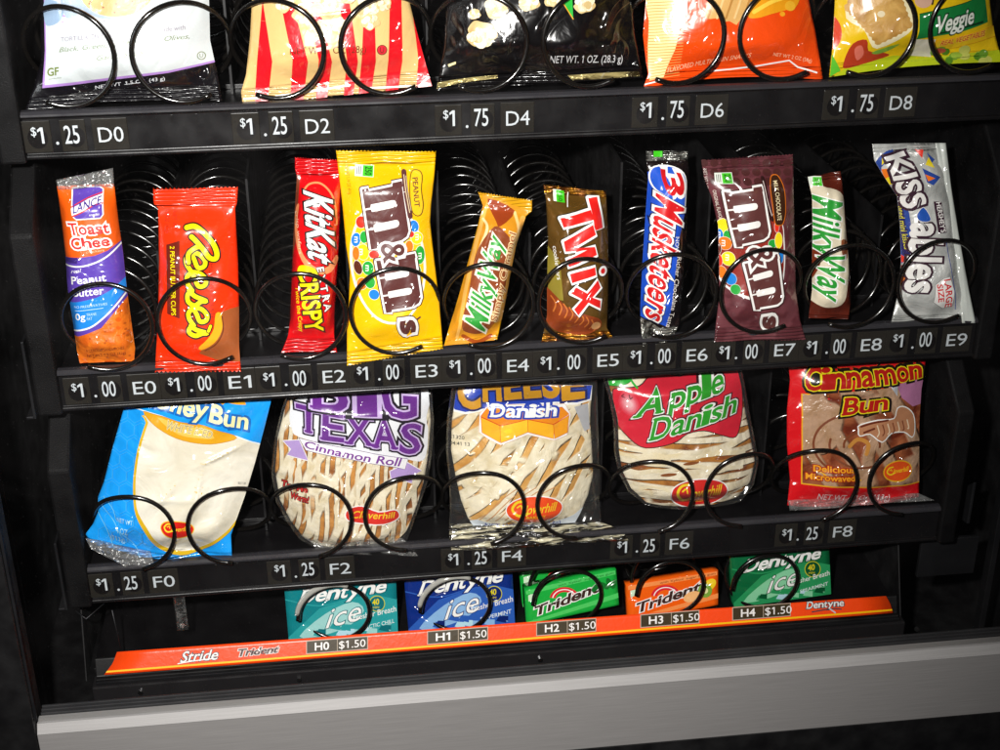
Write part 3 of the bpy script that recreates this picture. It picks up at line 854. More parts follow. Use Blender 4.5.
# ------------------------------------------------------------------ candy bars on the middle tray
def blob(P, x, y, rx, ry, mat, ang=0, mark=None, mm=None):
    P.poly(ell(x, y, rx, ry, ang, 18), mat)
    if mark: P.text(mark, mm, WHITE, .05)


def badge(P, x, y, w=19, h=11, ang=8, can=True):
    c, s = math.cos(math.radians(ang)), math.sin(math.radians(ang))
    R = lambda a, b: (x + a * c - b * s, y + a * s + b * c)
    P.poly([R(0, 0), R(w, 0), R(w, h), R(0, h)], M('dfe6da', .35))
    P.poly([R(w * .42, .6), R(w - .8, .6), R(w - .8, h - .6), R(w * .42, h - .6)], M('44c522', .35))
    P.text('250', [R(w * .52, 2.2), R(w * .52, h - 2.2), R(w * .82, h - 2.2), R(w * .82, 2.2)][::1] if False else [R(w * .55, 1.8), R(w * .55, h - 1.8), R(w * .88, h - 1.8), R(w * .88, 1.8)], M('0f4a10', .4), .03)
    for k in range(3): P.line([R(2 + 1.8 * k, 2), R(2 + 1.8 * k, h - 2)], .7, M('4a4a4a', .4))


# cracker pack (first column)
P = Pack([(57, 186), (62, 225), (66, 260), (68, 290), (73, 320), (77, 350), (80, 363)], [(114, 184), (119, 225), (123, 252), (127, 290), (131, 320), (135, 348), (134, 361)], .10, .2, .13, (0, 0), .32, wr=.55, seed=1)
orange = M('ec5c0e', .3)
P.poly([(40, 322), (80, 331), (100, 318), (127, 290), (160, 270), (160, 400), (40, 400)], two_tone('orange_cracker', 'e8791a', 'c9560b', 120, .35, .7, .4, bump=.9))
for i in range(26):
    x, y = 82 + rng.uniform(0, 48), 300 + rng.uniform(0, 62)
    if y > 330 - (x - 80) * .7: P.poly(ell(x, y, 1.3, 1.1), M('b3520f', .4))
pur = M('5a3fa8', .28); wh = WHITE
P.poly([(40, 259), (66, 259), (95, 255), (108, 250), (121, 241), (160, 230), (160, 275), (127, 297), (102, 327), (78, 337), (50, 340)], pur)
P.poly([(50, 305), (72, 303), (97, 297), (112, 289), (126, 277), (160, 262), (160, 275), (125, 291), (101, 321), (76, 332), (50, 334)], M('1f86e0', .28))
P.poly([(50, 259), (78, 257), (78, 263), (50, 263)], M('3b2577', .3))
P.line([(60, 266), (80, 266), (96, 262), (110, 254), (123, 241)], 1.6, wh)
P.line([(70, 333), (90, 327), (103, 318), (116, 305), (128, 290)], 1.6, wh)
P.poly([(71, 190), (74, 189), (98, 188.5), (101, 190), (103, 214), (101, 217), (77, 218.5), (74, 216)], pur, (wh, 1.2))
P.poly([(71.5, 208), (78, 205), (88, 199), (102, 194), (102.5, 202), (92, 206), (82, 212), (72.5, 215)], wh)
P.line([(73, 216), (84, 211), (94, 205), (102.5, 203)], 1.3, M('d8382a', .3))
P.line([(71.5, 207), (80, 202), (90, 197), (101.5, 193)], 1.0, M('d8382a', .3))
P.text('LANCE', [(74, 213), (101, 203), (101, 196), (74, 205)], M('3a2588', .3), .03)
P.text('snacks', [(90, 215.5), (100, 214.5), (100, 212), (90, 213)], wh, 0)
red = M('d92a28', .3)
P.text('Toast', [(70, 234.5), (110, 232.5), (108, 221.5), (67, 223)], red, .04, outs=[(wh, 1.5)], serif=True)
P.text('Chee', [(72, 249), (111, 245), (109, 235), (70, 238)], red, .04, outs=[(wh, 1.5)], serif=True)
P.text('crackers', [(87, 252.5), (105, 250.5), (105, 248), (87, 250)], M('f6c9a0', .3))
P.text('real', [(71, 273.5), (81, 271.5), (82, 267.5), (72, 269.5)], wh, .0)
P.text('Peanut', [(71.5, 284.5), (107, 280), (106, 272.5), (71, 277)], wh, .03)
P.text('Butter', [(73.5, 296.5), (104.5, 293), (104, 285.5), (73, 289)], wh, .03)
P.text('NO PRESERVATIVES', [(74, 308.5), (108, 304), (108, 301.5), (74, 306)], M('bfe0ff', .3))
P.line([(75, 311), (104, 307)], .6, M('bfe0ff', .3))
P.text('0g', [(75.5, 320.5), (86, 319), (85.5, 312.5), (75, 314)], wh, .02)
P.text('TRANS', [(87, 315.5), (97, 314), (97, 311.5), (87, 313)], M('bfe0ff', .3)); P.text('FAT', [(87.5, 319.5), (93, 318.8), (93, 316), (87.5, 316.7)], M('bfe0ff', .3))
dkr = M('6a1c10', .3)
P.text('6 CRACKER SANDWICHES', [(86, 352.5), (124, 349.5), (124, 346.5), (86, 349.5)], dkr)
P.text('NET WT 1.5 OZ (42g)', [(86, 359), (125, 355.5), (125, 352.5), (86, 356)], dkr)
t = P.make('cracker_pack', 'orange and purple peanut butter cracker pack standing in the first candy coil', 'snack pack', orange)
T2 = Pack([(56, 180), (58, 190)], [(113, 168), (114, 186)], .12 + .3, .2, .02, (0, 0), wr=1.6, seed=2, nu=30, nv=12)
T2.shell(0, 1, 'clear_end', CRUMPLE, t)

# peanut butter cups
P = Pack([(153, 188), (153.5, 204), (158, 208), (159, 260), (158, 320), (156, 350), (155, 373)], [(238, 186), (237, 203), (235, 208), (238, 262), (239, 310), (239, 345), (241, 372)], -.05, .21, .11, (.105, .06), .38, bow=(0, 0), teeth=1.8, wr=.8, seed=3)
org = M('f23408', .25); yl = M('f7e600', .3); db = M('3a1606', .35)
P.poly([(218, 313), (230, 309), (260, 306), (260, 365), (215, 362), (199, 354), (205, 345), (214, 332)], M('a3562a', .3))
P.poly([(216, 313), (222, 314), (222, 330), (214, 343), (202, 350), (199, 347), (208, 338), (214, 328)], M('f2a91e', .3), smooth=3)
P.line([(222, 316), (223, 331), (216, 344), (205, 351)], 1.2, M('6b3314', .3))
P.poly([(166, 245), (180, 240), (180, 318), (167, 314)], M('6d2013', .3))
P.line_text('2 PEANUT BUTTER CUPS', (170, 246), (171.5, 315), 4.6, yl, .02)
P.line_text('NET WT', (172, 212), (172.5, 230), 4.0, M('93200a', .3)); P.line_text('1.5 OZ (42g)', (164.5, 210), (165, 233), 4.0, M('93200a', .3))
P.line_text('MILK CHOCOLATE', (209, 263), (211, 318), 4.0, M('8c1d08', .3), 0)
# brushy script, drawn in reading direction then turned down the pack
e_ = [(0.0, .22), (.35, .42), (.78, .62), (.72, .95), (.42, 1.0), (.12, .7), (.08, .3), (.32, .02), (.66, .04), (1.0, .26)]
s_ = [(0, .1), (.35, .4), (.62, .98), (.66, .72), (.88, .35), (.66, .03), (.3, .0), (.12, .12)]
cells = []
y0 = 250.
def cell(c, a, b): return [(a + (b - a) * x, y) for x, y in c]
cells += [cell(e_, .0, .235), cell(e_, .225, .455), cell(s_, .45, .655), cell(e_, .645, .865)]
q = [(187, 251), (189, 333), (207, 333), (205, 251)]
cells2 = [cell(s_, .87, 1.0)]
qq = [(186, 251), (190, 336), (208, 336), (205, 251)]
P.script(cells + cells2, qq, yl, 4.3, outs=[(db, 1.7)])
for w, m_ in ((8.0, db), (4.8, yl)):
    P.line([(187, 227), (195, 226), (204, 232), (213, 242), (217, 252), (216, 258), (210, 257), (204, 249), (196, 240), (192, 236)], w, m_)
    P.line([(202, 246), (196, 247), (189, 253), (189, 262)], w * .9, m_)
    P.line([(211, 325), (209, 330)], w * .6, m_)
P.make('peanut_butter_cup_pack', 'orange peanut butter cup pack with yellow script lettering running downwards', 'candy pack', org)

# red wafer bar
P = Pack([(295, 157), (295, 169), (297, 176), (294.5, 215), (292, 270), (290, 320), (288, 336), (281, 353)], [(349, 160), (347, 171), (341, 177), (340, 215), (338, 260), (335, 305), (334, 335), (337, 353)], -.02, .2, .13, (.085, .08), .32, teeth=1.2, wr=.8, seed=4)
rd = M('d40a12', .22)
pch = M('f0935e', .3)
P.poly([(296, 176), (300, 176), (297, 215), (296, 240), (292, 260), (289, 260), (292, 215)], M('7a3a22', .3))
P.line([(303, 192), (309, 185), (320, 184), (330, 192), (335, 204), (337, 225)], 1.8, pch)
P.poly([(299, 205), (297, 225), (300, 246), (306, 258), (317, 267), (328, 266), (336, 256), (338, 262), (331, 272), (318, 273), (305, 265), (297, 248), (294.5, 226), (296, 208)], pch, smooth=3)
P.line_text('crisp wafers', (294.8, 212), (299, 254), 3.2, M('f1cfa8', .3))
P.text('KitKat', [(304, 191), (309, 256), (335, 268), (332, 200)], WHITE, .045, outs=[(M('20100f', .3), 1.9)])
P.text('EXTRA', [(317, 267), (325, 311), (331.5, 310), (323.5, 266)], WHITE, .035, outs=[(M('3b0a08', .3), .7)], space=1.5)
yc = M('f5e400', .3)
P.text('CRISPY', [(298.5, 268), (306, 333), (323, 331), (316, 267)], yc, .05, outs=[(M('3a1206', .3), 1.7)])
P.poly([(299, 266), (306, 264.5), (315, 268), (318, 275), (312, 271), (303, 272), (299, 277), (297, 274)], yc, smooth=3)
P.line_text('Twice the Crispy', (295, 287), (299.5, 333), 4.0, yc, .01)
P.make('wafer_bar', 'red wafer bar with white italic lettering and yellow CRISPY in the third coil', 'candy bar', rd)


def slab_m(P, q, fill, edge, dark):
    """the chunky lower-case m, painted on a white and a dark rim"""
    o = [(0, 0), (1, 0), (1, .14), (.955, .16), (.955, .8), (.92, .93), (.84, 1), (.14, 1), (.14, .93), (.04, .9), (.04, 1.0), (0, 1), (0, .78), (.045, .76), (.045, .16), (0, .14)]
    o = [(0, 0), (1, 0), (1, .15), (.96, .17), (.96, .78), (.92, .93), (.84, 1), (.1, 1), (.08, 1.02), (0, 1.02), (0, .78), (.05, .76), (.05, .17), (0, .15)]
    px = quadmap(np.array(o)[:, None, :], q)[:, 0]
    P.poly(px, edge, (dark, 3.3)); P.poly(px, fill, (edge, 2.2))
    for a in (.27, .605):
        c = [(a + .05, 0), (a + .08, 0), (a + .08, .14), (a + .125, .16), (a + .125, .7), (a + .11, .76), (a + .08, .79), (a + .04, .79), (a + .01, .76), (a, .7), (a, .16), (a + .05, .14)]
        P.poly(quadmap(np.array(c)[:, None, :], q)[:, 0], edge)


br = M('5c3230', .3); bw = M('f0eeea', .3)
C_ = dict(r=M('e5331f', .3), b=M('1d7fd6', .3), g=M('23a53b', .3), y=M('f5dd1c', .3), o=M('f37a1d', .3), n=M('5a2c1c', .3))
# yellow bag of chocolate peanuts
P = Pack([(336, 150), (339, 175), (343, 210), (346, 245), (350, 272), (349, 300), (347, 330), (347, 366)], [(436, 151), (434, 178), (431, 205), (430, 222), (433, 250), (436, 275), (439, 300), (441, 325), (443, 349)], -.05, .2, .12, (.06, .06), .5, teeth=1.0, wr=1.0, seed=5, nu=56)
yb = M('f6bd00', .28)
P.poly(ell(388, 262, 38, 62, -6, 40), bw)
P.poly(ell(388, 262, 35.5, 59.5, -6, 40), M('f3c713', .3))
for x, y, rx, ry, c, a in ((361, 222, 5, 6, 'r', 0), (368, 214, 4, 5, 'b', 0), (356, 240, 4.5, 7, 'b', 10), (364, 237, 4, 6, 'g', 0), (363, 252, 6, 8, 'y', 0), (356, 254, 3.5, 7, 'o', 0), (368, 268, 5.5, 7, 'g', 0), (358, 268, 4, 7, 'n', -15), (374, 254, 5, 4, 'r', 0), (362, 284, 5, 6, 'o', 10), (370, 282, 5, 6, 'g', 0), (374, 294, 5, 5, 'b', 0), (414, 226, 4.5, 6, 'b', -20), (417, 238, 6, 6, 'y', -20), (420, 255, 4.8, 9, 'g', 0), (409, 246, 4, 6, 'o', 0), (417, 272, 4, 7, 'g', 0), (411, 234, 3, 3, 'r', 0)):
    P.poly(ell(x, y, rx, ry, a, 18), C_[c], (bw, .4))
for x, y, a in ((361, 252, 0), (367, 268, 0), (417, 237, 10), (420, 256, 0), (356, 240, 0)):
    P.text('m', [(x - 1.6, y - 3), (x - 1.6, y + 3), (x + 3.2, y + 3), (x + 3.2, y - 3)], bw, .03)
slab_m(P, [(362, 189), (371, 249), (410, 240), (401, 181)], br, bw, M('4a2a1c', .3))
slab_m(P, [(376, 260), (386, 312), (422, 306), (414, 253)], br, bw, M('4a2a1c', .3))
P.text('&', [(380, 244), (384, 262), (406, 259), (403, 240)], br, .03, outs=[(bw, 2.6)])
P.text('s', [(400, 322), (403, 334), (422, 331), (420, 319)], br, .09, outs=[(M('4a2a1c', .3), 3.4), (bw, 2.6)])
P.line([(420, 317), (417, 319)], 1.8, br)
P.poly([(412, 173), (418, 171), (422, 176), (421, 190), (423, 205), (421, 214), (416, 215), (412, 209), (410, 190)], M('f6c31a', .3), (M('5c3b12', .3), .9), smooth=3)
P.line_text('PEANUT', (412.5, 178), (414.5, 207), 5.2, br, .03)
P.line([(404, 172), (405.5, 190), (410, 216)], 5.0, br); P.line([(404, 175), (405.5, 190), (409.5, 212)], .9, M('e0c9a0', .3)); P.line([(406, 176), (407.5, 190), (411, 210)], .6, M('e0c9a0', .3))
badge(P, 355.5, 165, 19, 11.5, 4)
P.line_text('NET WT 1.74 OZ 49.3g', (345, 166), (348.5, 195), 3.2, M('8a6410', .35))
P.make('chocolate_peanut_bag', 'yellow bag of chocolate peanuts with big brown lettering, largest bag in the candy row', 'candy bag', yb)

# caramel bar, leaning
P = Pack([(478, 191.5), (483, 206), (478, 225), (468, 262), (459, 295), (450, 325), (444, 346)], [(532, 200), (532, 211), (526, 216), (516, 245), (510, 275), (505, 305), (497, 340)], .02, .2, .12, (.1, .04), .36, teeth=1.2, wr=1.1, seed=6)
gold = M('e2a414', .28, bump=.8); cr2 = M('f4d9a4', .3)
P.poly([(484, 196), (530, 212), (524, 222), (495, 347), (440, 350), (455, 315), (470, 262), (481, 222)], M('dc9420', .28))
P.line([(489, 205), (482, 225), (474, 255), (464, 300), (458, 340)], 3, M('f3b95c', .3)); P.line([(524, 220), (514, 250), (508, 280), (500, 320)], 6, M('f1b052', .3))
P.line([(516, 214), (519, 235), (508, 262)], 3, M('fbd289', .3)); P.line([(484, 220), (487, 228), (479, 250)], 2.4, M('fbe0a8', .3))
P.poly([(489, 200), (516, 212), (500, 226), (496, 221)], M('9a3c14', .3), smooth=3)
P.poly([(494, 226), (505, 232), (511, 246), (506, 285), (497, 318), (485, 334), (466, 333), (462, 322), (468, 295), (474, 262), (481, 243)], M('8c4524', .3), smooth=4)
P.line([(464, 338), (478, 344), (492, 338)], 4, M('a24a14', .3))
P.text('MilkyWay', [(485, 333), (502, 240), (488, 231), (465, 319)], M('2f9a3a', .3), .035, outs=[(M('f4f1dc', .3), 2.1)])
P.text('Simply Caramel', [(497, 322), (516, 234), (509, 231), (490, 319)], M('a04a16', .3), .0, outs=[(cr2, .8)])
P.line([(452, 318), (446, 345)], 3, gold)
P.make('caramel_bar', 'gold caramel candy bar leaning right with green lettering reading upwards', 'candy bar', gold)

# brown-gold twin cookie bar
P = Pack([(543, 184), (546, 200), (548, 240), (547, 290), (547, 315), (544, 330), (541, 343)], [(606, 191), (608, 225), (609, 270), (608, 310), (607, 328), (614, 339)], .02, .2, .14, (.05, .06), .42, teeth=.8, wr=.9, seed=7)
tw = M('6a4c1c', .24, metal=.35, bump=.7); tr_ = M('e0201c', .28)
P.poly([(548, 245), (560, 262), (563, 300), (550, 300)], M('8a7c2c', .3))
P.poly([(546, 289), (556, 296), (566, 306), (580, 312), (598, 318), (603, 325), (600, 332), (585, 337), (562, 335), (549, 325), (545, 310)], M('8a3a16', .3), smooth=3)
for k in range(9): P.line([(552 + 5.6 * k, 297 + 3.2 * k), (556 + 5.4 * k, 304 + 3 * k), (554 + 5.2 * k, 312 + 2.6 * k)], 1.2, M('c9712f', .3))
P.poly(ell(597, 327, 5, 4.5), M('d6a06a', .35))
def chunk(polys, fill=tr_, o1=WHITE, w=2.4):
    for pg in polys: P.poly(pg, M('1c1404', .3), (M('1c1404', .3), w + .9))
    for pg in polys: P.poly(pg, o1, (o1, w))
    for pg in polys: P.poly(pg, fill)
chunk([[(590, 199), (599, 198), (603, 228), (594, 230)], [(560, 218), (591, 210), (593, 219), (563, 227)]])
chunk([[(563, 241), (592, 224), (595, 234), (572, 247), (575, 251), (594, 246), (596, 254), (576, 263), (568, 266), (566, 259), (586, 249), (565, 251)]])
chunk([[(569, 273), (594, 266), (595, 274), (571, 282)], ell(603, 271, 2.6, 2.8)])
chunk([[(570, 292), (575, 286), (586, 292), (597, 279), (600, 287), (591, 296), (600, 300), (600, 308), (587, 301), (577, 314), (573, 308), (581, 298)]])
P.line_text('cookie bars', (553.5, 247), (557.5, 280), 3.6, WHITE)
P.poly([(555, 190.5), (563, 191.5), (563, 203), (555, 202)], M('e9eee2', .3)); P.poly([(558, 191.5), (566, 192.5), (566, 203.5), (558, 202.5)], M('3fc51e', .3))
P.line_text('250', (560, 194), (560, 202), 3.6, M('0f4a10', .3), .02)
P.line([(570, 194), (568, 207)], .9, WHITE)
foil = two_tone('gold_foil', 'e8a020', '8a4a08', 160, .4, .6, .22, metal=.85, bump=1.0, dist=.004)
P.make('cookie_bar', 'dark gold cookie bar pack with chunky red lettering, foil ends', 'candy bar', tw, seal=foil)

# dark bar with blue shield
P = Pack([(646, 151), (646, 160), (648, 178), (645, 220), (642, 265), (640, 305), (640, 325), (643, 346)], [(688, 151), (688, 160), (690, 180), (687, 230), (683, 285), (679, 325), (672, 342)], .0, .2, .12, (.05, .09), .4, wr=.9, seed=8)
blk = M('150d0e', .2, bump=.6); blu = M('1d4fc4', .28)
for i in range(15):
    y = 178 + i * 9.6; x = 652 - (y - 178) * .062
    P.poly(ell(x, y, 5.5, 5.6), blu)
P.poly([(652, 176), (684, 192), (684, 215), (679, 235), (674, 275), (668, 328), (643, 318), (646, 260)], blu)
P.poly([(652, 173), (656, 168), (668, 167), (679, 170), (685, 177), (685, 193), (683, 211), (676, 205), (666, 196), (656, 189), (652, 181)], M('2458cc', .28), (WHITE, 1.4), smooth=3)
rd3 = M('cf1b20', .28)
P.text('3', [(661.5, 171), (665, 193), (684, 194), (681, 174)], rd3, .06, outs=[(WHITE, 1.8)])
P.text('Musketeers', [(656, 193), (646, 316), (666, 327), (683, 208)], rd3, .035, outs=[(M('0d1c50', .3), 3.2), (WHITE, 2.2)])
P.line_text('NOW', (674, 236), (673.5, 253), 4, WHITE, .01)
P.text('Richer Chocolate Taste', [(676, 256), (667, 328), (672, 329), (681, 257)], M('f0e8e0', .3), 0)
P.poly([(656, 152), (665, 152), (665, 158), (656, 158)], M('3fc51e', .3))
sil = two_tone('silver_foil', 'd8d8d0', '3a3a34', 140, .42, .6, .2, metal=.8, bump=1.0, dist=.004)
P.poly([(640, 318), (650, 322), (662, 330), (664, 340), (640, 340)], sil)
P.make('nougat_bar', 'black candy bar with blue scalloped shield and red lettering outlined white', 'candy bar', blk, seal=sil)

# brown bag of milk chocolate candies
P = Pack([(701, 159.5), (704, 178), (712, 198), (718, 225), (719, 260), (719, 300), (716, 322), (714, 342)], [(793, 154), (794, 200), (795, 250), (796, 290), (800, 320), (806, 340)], -.055, .2, .11, (.06, .07), .5, teeth=.8, wr=1.0, seed=9, nu=52)
mr = two_tone('maroon_dotted_film', '6c3a40', '58292f', 60, .45, .55, .28, bump=.5, distort=.2)
for i in range(9):
    for j in range(3): P.poly(ell(706 + i * 10.5, 164 + j * 9, 4.2, 3.8), M('482222', .3))
P.poly([(722, 222), (732, 222), (777, 214), (785, 250), (783, 282), (776, 300), (752, 300), (727, 288), (716, 262)], bw, smooth=4)
P.poly([(724, 222), (776, 216), (783.5, 250), (781.5, 281), (774, 298), (752, 297), (728, 286), (718, 262)], M('8f2a20', .3), smooth=4)
for x, y, rx, ry, c in ((724, 227, 5, 8, 'y'), (721, 236, 3.8, 6, 'b'), (728, 236, 3, 5, 'g'), (726, 244, 6, 6.5, 'o'), (719, 250, 4, 7, 'n'), (729, 259, 6, 7, 'y'), (720, 262, 4, 7, 'r'), (723, 273, 4.5, 6, 'o'), (731, 279, 5, 6, 'b'), (735, 289, 4.5, 5, 'g'), (772, 243, 5, 4, 'g'), (778, 240, 4, 8, 'y'), (780, 256, 3, 7, 'b'), (776, 226, 2.5, 6, 'r')):
    P.poly(ell(x, y, rx, ry, 0, 18), C_[c], (bw, .3))
for x, y in ((728, 258), (725, 244), (721, 236), (719, 261)):
    P.text('m', [(x - 1.6, y - 3), (x - 1.6, y + 3), (x + 2.8, y + 3), (x + 2.8, y - 3)], bw, .03)
slab_m(P, [(724, 192), (736, 247), (769, 239), (760, 186)], br, bw, M('3a1c18', .3))
slab_m(P, [(743, 263), (754, 309), (782, 304), (775, 253)], br, bw, M('3a1c18', .3))
P.text('&', [(746, 248), (750, 267), (773, 262), (769, 243)], br, .03, outs=[(bw, 2.4)])
P.text('s', [(764, 319), (767, 330), (783, 328), (781, 316)], br, .09, outs=[(M('3a1c18', .3), 3.0), (bw, 2.3)])
P.poly([(772, 178), (776, 175.5), (780, 178), (784, 190), (785, 212), (782, 223), (778, 224.5), (774, 222), (772, 205), (770, 190)], M('3c2010', .3), (M('d9701c', .3), .9), smooth=3)
P.line_text('MILK CHOCOLATE', (773.5, 181), (776.5, 220), 4.2, M('f1e2b4', .3), .015)
P.line([(763, 178), (765, 196), (771, 219)], 3.6, M('2e1514', .3)); P.line([(763, 181), (765, 196), (770.5, 215)], .8, M('d8c6c0', .3))
badge(P, 716, 173.5, 18, 11, -1)
P.line_text('NET WT 1.69 OZ', (705.5, 170), (708.5, 196), 3.2, M('d8c6c0', .3)); P.line_text('ORIGINAL FLAVOR', (714, 191), (721, 221), 3.0, M('e8dcd0', .3))
P.make('milk_chocolate_bag', 'maroon bag of milk chocolate candies with big white-rimmed lettering', 'candy bag', mr)

# white and brown bar
P = Pack([(808, 177), (812, 196), (812.5, 230), (812, 265), (812, 290), (810, 308), (809, 319)], [(840, 171), (844, 195), (847, 230), (850, 270), (851, 300), (848, 319)], .08, .2, .11, (.04, .03), .42, wr=1.0, seed=10)
bwn = M('5a2014', .25, bump=.7)
gl = M('ddd2b8', .3, bump=.7)
P.poly([(811, 190), (828, 188), (844, 196), (846, 225), (850, 262), (848, 285), (842, 305), (826, 308), (812, 300), (809, 288), (816, 275), (818, 262), (811, 254)], gl, smooth=4)
P.poly([(812, 254), (822, 252), (820, 266), (815, 280), (811, 286)], M('7a3018', .3), smooth=3)
P.poly([(840, 240), (848, 242), (848, 258), (842, 258)], M('8a4a26', .35), smooth=3)
P.text('Milky', [(814.5, 196), (814.5, 253), (835, 258), (842, 203)], M('2b9a36', .3), .04, outs=[(WHITE, 1.5)])
P.text('Way', [(819, 250), (819, 296), (842, 304), (844, 256)], M('2b9a36', .3), .04, outs=[(WHITE, 1.5)])
P.line_text('BAR', (811.5, 271), (811.5, 282), 2.8, WHITE)
P.poly([(809, 177), (824, 177), (825, 187), (809, 187)], M('dfe6da', .35)); P.poly([(816, 178), (824, 178), (824.5, 186.5), (816, 186.5)], M('44c522', .35))
P.line_text('250', (818, 179), (818.5, 186), 3.4, M('0f4a10', .4), .02)
P.make('chocolate_nougat_bar', 'brown and white candy bar with green lettering running downwards, second from the right', 'candy bar', bwn)

# silver bag
P = Pack([(872, 144), (874, 160), (885, 178), (897, 196), (900, 225), (901, 262), (899, 290), (894, 310), (890, 326)], [(946, 143), (950, 180), (956, 225), (962, 265), (969, 298), (975, 323)], .02, .2, .10, (.04, .05), .5, wr=1.3, seed=11, nu=48)
sv = two_tone('silver_bag_film', 'e6e8e4', 'b2b4b0', 30, .38, .62, .3, metal=.35, bump=.9, dist=.006)
db2 = M('3a2230', .3)
P.poly([(877, 172), (884, 155), (896, 150), (893, 160), (884, 168), (890, 186), (905, 200), (911, 222), (911, 255), (902, 262), (902, 215), (896, 196)], M('2c4a9c', .3), smooth=3)
P.poly([(884, 155), (892, 154), (887, 162), (884, 166)], C_['y']); P.poly([(884, 170), (890, 169), (893, 178), (888, 180)], C_['o']); P.poly([(888, 180), (893, 176), (897, 184), (892, 186)], C_['y'])
P.poly([(896, 186), (902, 186), (906, 215), (911, 255), (905, 256), (902, 222)], M('26235e', .3))
P.line_text('candy coated mini kisses', (897.5, 185), (906.5, 250), 4.4, M('e6dc2a', .3), .01)
P.poly([(918, 150), (926, 149), (924, 159)], C_['r']); P.poly([(926, 165), (931, 157), (935, 168)], C_['y']); P.poly([(929, 153), (937, 160), (933, 163)], M('2c4a9c', .3)); P.poly([(922, 168), (940, 177), (932, 185), (926, 182)], M('2c4a9c', .3)); P.poly([(924, 174), (934, 178), (927, 181)], C_['o'])
P.poly([(900, 253), (913, 262), (902, 264)], C_['r']); P.poly([(900, 264), (912, 270), (902, 278)], M('7a1c14', .3)); P.poly([(901, 278), (909, 276), (904, 288)], C_['o'])
P.text('KISS', [(887.5, 158), (906, 209), (925, 203), (908, 153)], bw, .055, outs=[(db2, 2.6)])
P.text('ables', [(912, 223), (907, 292), (937, 292), (942, 224)], bw, .05, outs=[(db2, 2.2)])
P.poly([(922, 207), (929, 218), (926, 221), (918, 220), (916, 214)], M('2456b4', .3), (bw, .6), smooth=3)
P.poly([(932, 201), (940, 201), (945, 232), (937, 233)], db2); P.line_text("HERSHEY'S", (934.5, 202), (939.5, 232), 4.8, bw, .02)
P.poly([(941, 278), (948, 276), (953, 290), (953, 306), (944, 309), (933, 302), (934, 284)], bw, (M('8a8a8a', .4), .6))
P.line_text('LARGE', (942, 279), (946, 308), 6.6, M('d8202a', .3), .04); P.line_text('SIZE', (935, 284), (937.5, 302), 5.4, M('d8202a', .3), .04)
P.line([(944, 240), (957, 310)], .6, M('4a5aa8', .3))
t = P.make('candy_coated_kisses_bag', 'silver bag of candy coated chocolates in the last coil, white brown-rimmed lettering', 'candy bag', sv)
S = Pack([(935, 143), (943, 190), (951, 240), (960, 300), (962, 323)], [(946, 143), (951, 185), (959, 235), (969, 290), (976, 323)], -.03, .2, .012, (0, 0), .5, wr=.5, seed=12, nu=8, nv=60)
S.shell(0, 1, 'fin_seal', M('c9cec8', .3, bump=.4), t)
HK = 1.1
# ------------------------------------------------------------------ buns and danishes on the lower tray
def seglog(P, cx, cy, rx, ry, ang, fill, rim, ink, second=True, rw=1.1):
    P.poly(ell(cx, cy, rx, ry, ang, 36), fill, (rim, rw))
    c, s = math.cos(math.radians(ang)), math.sin(math.radians(ang))
    R = lambda a, b: (cx + a * c - b * s, cy + a * s + b * c)
    k = rx / 29.
    P.line([R(-10 * k, -9 * k), R(-18 * k, -8 * k), R(-23 * k, -1 * k), R(-17 * k, 5 * k), R(-8 * k, 3 * k)], 2.6 * k, ink)
    P.line([R(-18 * k, -3 * k), R(-14 * k, -5 * k), R(-13 * k, -1.5 * k)], 1.4 * k, ink)
    P.text('loverhill', [R(-11 * k, 3.5 * k), R(21 * k, 2.5 * k), R(24 * k, -6.5 * k), R(-7.5 * k, -5 * k)], ink, .02)
    if second: P.text('BAKERY', [R(-9 * k, 8.2 * k), R(11 * k, 8.2 * k), R(11 * k, 5.4 * k), R(-9 * k, 5.4 * k)], ink, .0)


glaze = two_tone('white_glaze', 'e9dfc6', 'd9c7a2', 90, .35, .75, .22, bump=.35)
glaze2 = two_tone('thick_glaze', 'efe6cc', 'e2cfa0', 60, .35, .75, .2, bump=.5)

# iced honey bun, leaning
P = Pack([(131, 382), (124, 408), (112, 450), (104, 482), (98, 497), (98, 512), (93, 524), (85, 535), (90, 543)], [(276, 380), (265, 425), (255, 462), (245, 495), (236, 520), (231, 535), (232, 557)], .08, .2, .17, (.02, .03), .5, bow=(0, 9), wr=3.0, seed=20, nu=60)
bl = M('189af0', .25, bump=.9); hexl = M('38a8ee', .3, bump=.9)
for i in range(5):
    for j in range(9):
        x = 104 + i * 15 + (j % 2) * 7.5; y = 416 + j * 15
        if x < 160: 
            hx = [(x + 8.2 * math.cos(math.radians(30 + 60 * k)), y + 8.2 * math.sin(math.radians(30 + 60 * k))) for k in range(7)]
            P.tris(stroke_tris(hx, .7), hexl)
ic = two_tone('icing_panel', 'ebe6d6', 'dad3be', 30, .4, .6, .2, bump=.8, dist=.004)
oval = [(150, 413), (146, 422), (138, 448), (134, 475), (134, 500), (139, 520), (150, 537), (166, 548), (186, 553), (206, 548), (222, 540), (233, 530), (250, 500), (262, 455), (275, 430), (250, 405)]
P.poly(oval, M('d8b020', .3), smooth=3)
P.poly([(x + (2.6 if x < 180 else 0) , y - (3.6 if y > 500 else 0)) for x, y in oval], ic, smooth=3)
P.poly([(120, 370), (290, 370), (290, 460), (258, 445), (240, 437), (222, 431), (200, 425), (170, 417), (146, 410), (120, 409)], bl)
P.line([(120, 408), (146, 410.5), (170, 417), (200, 425), (222, 431), (242, 438), (262, 448)], 1.0, M('dff0fa', .3))
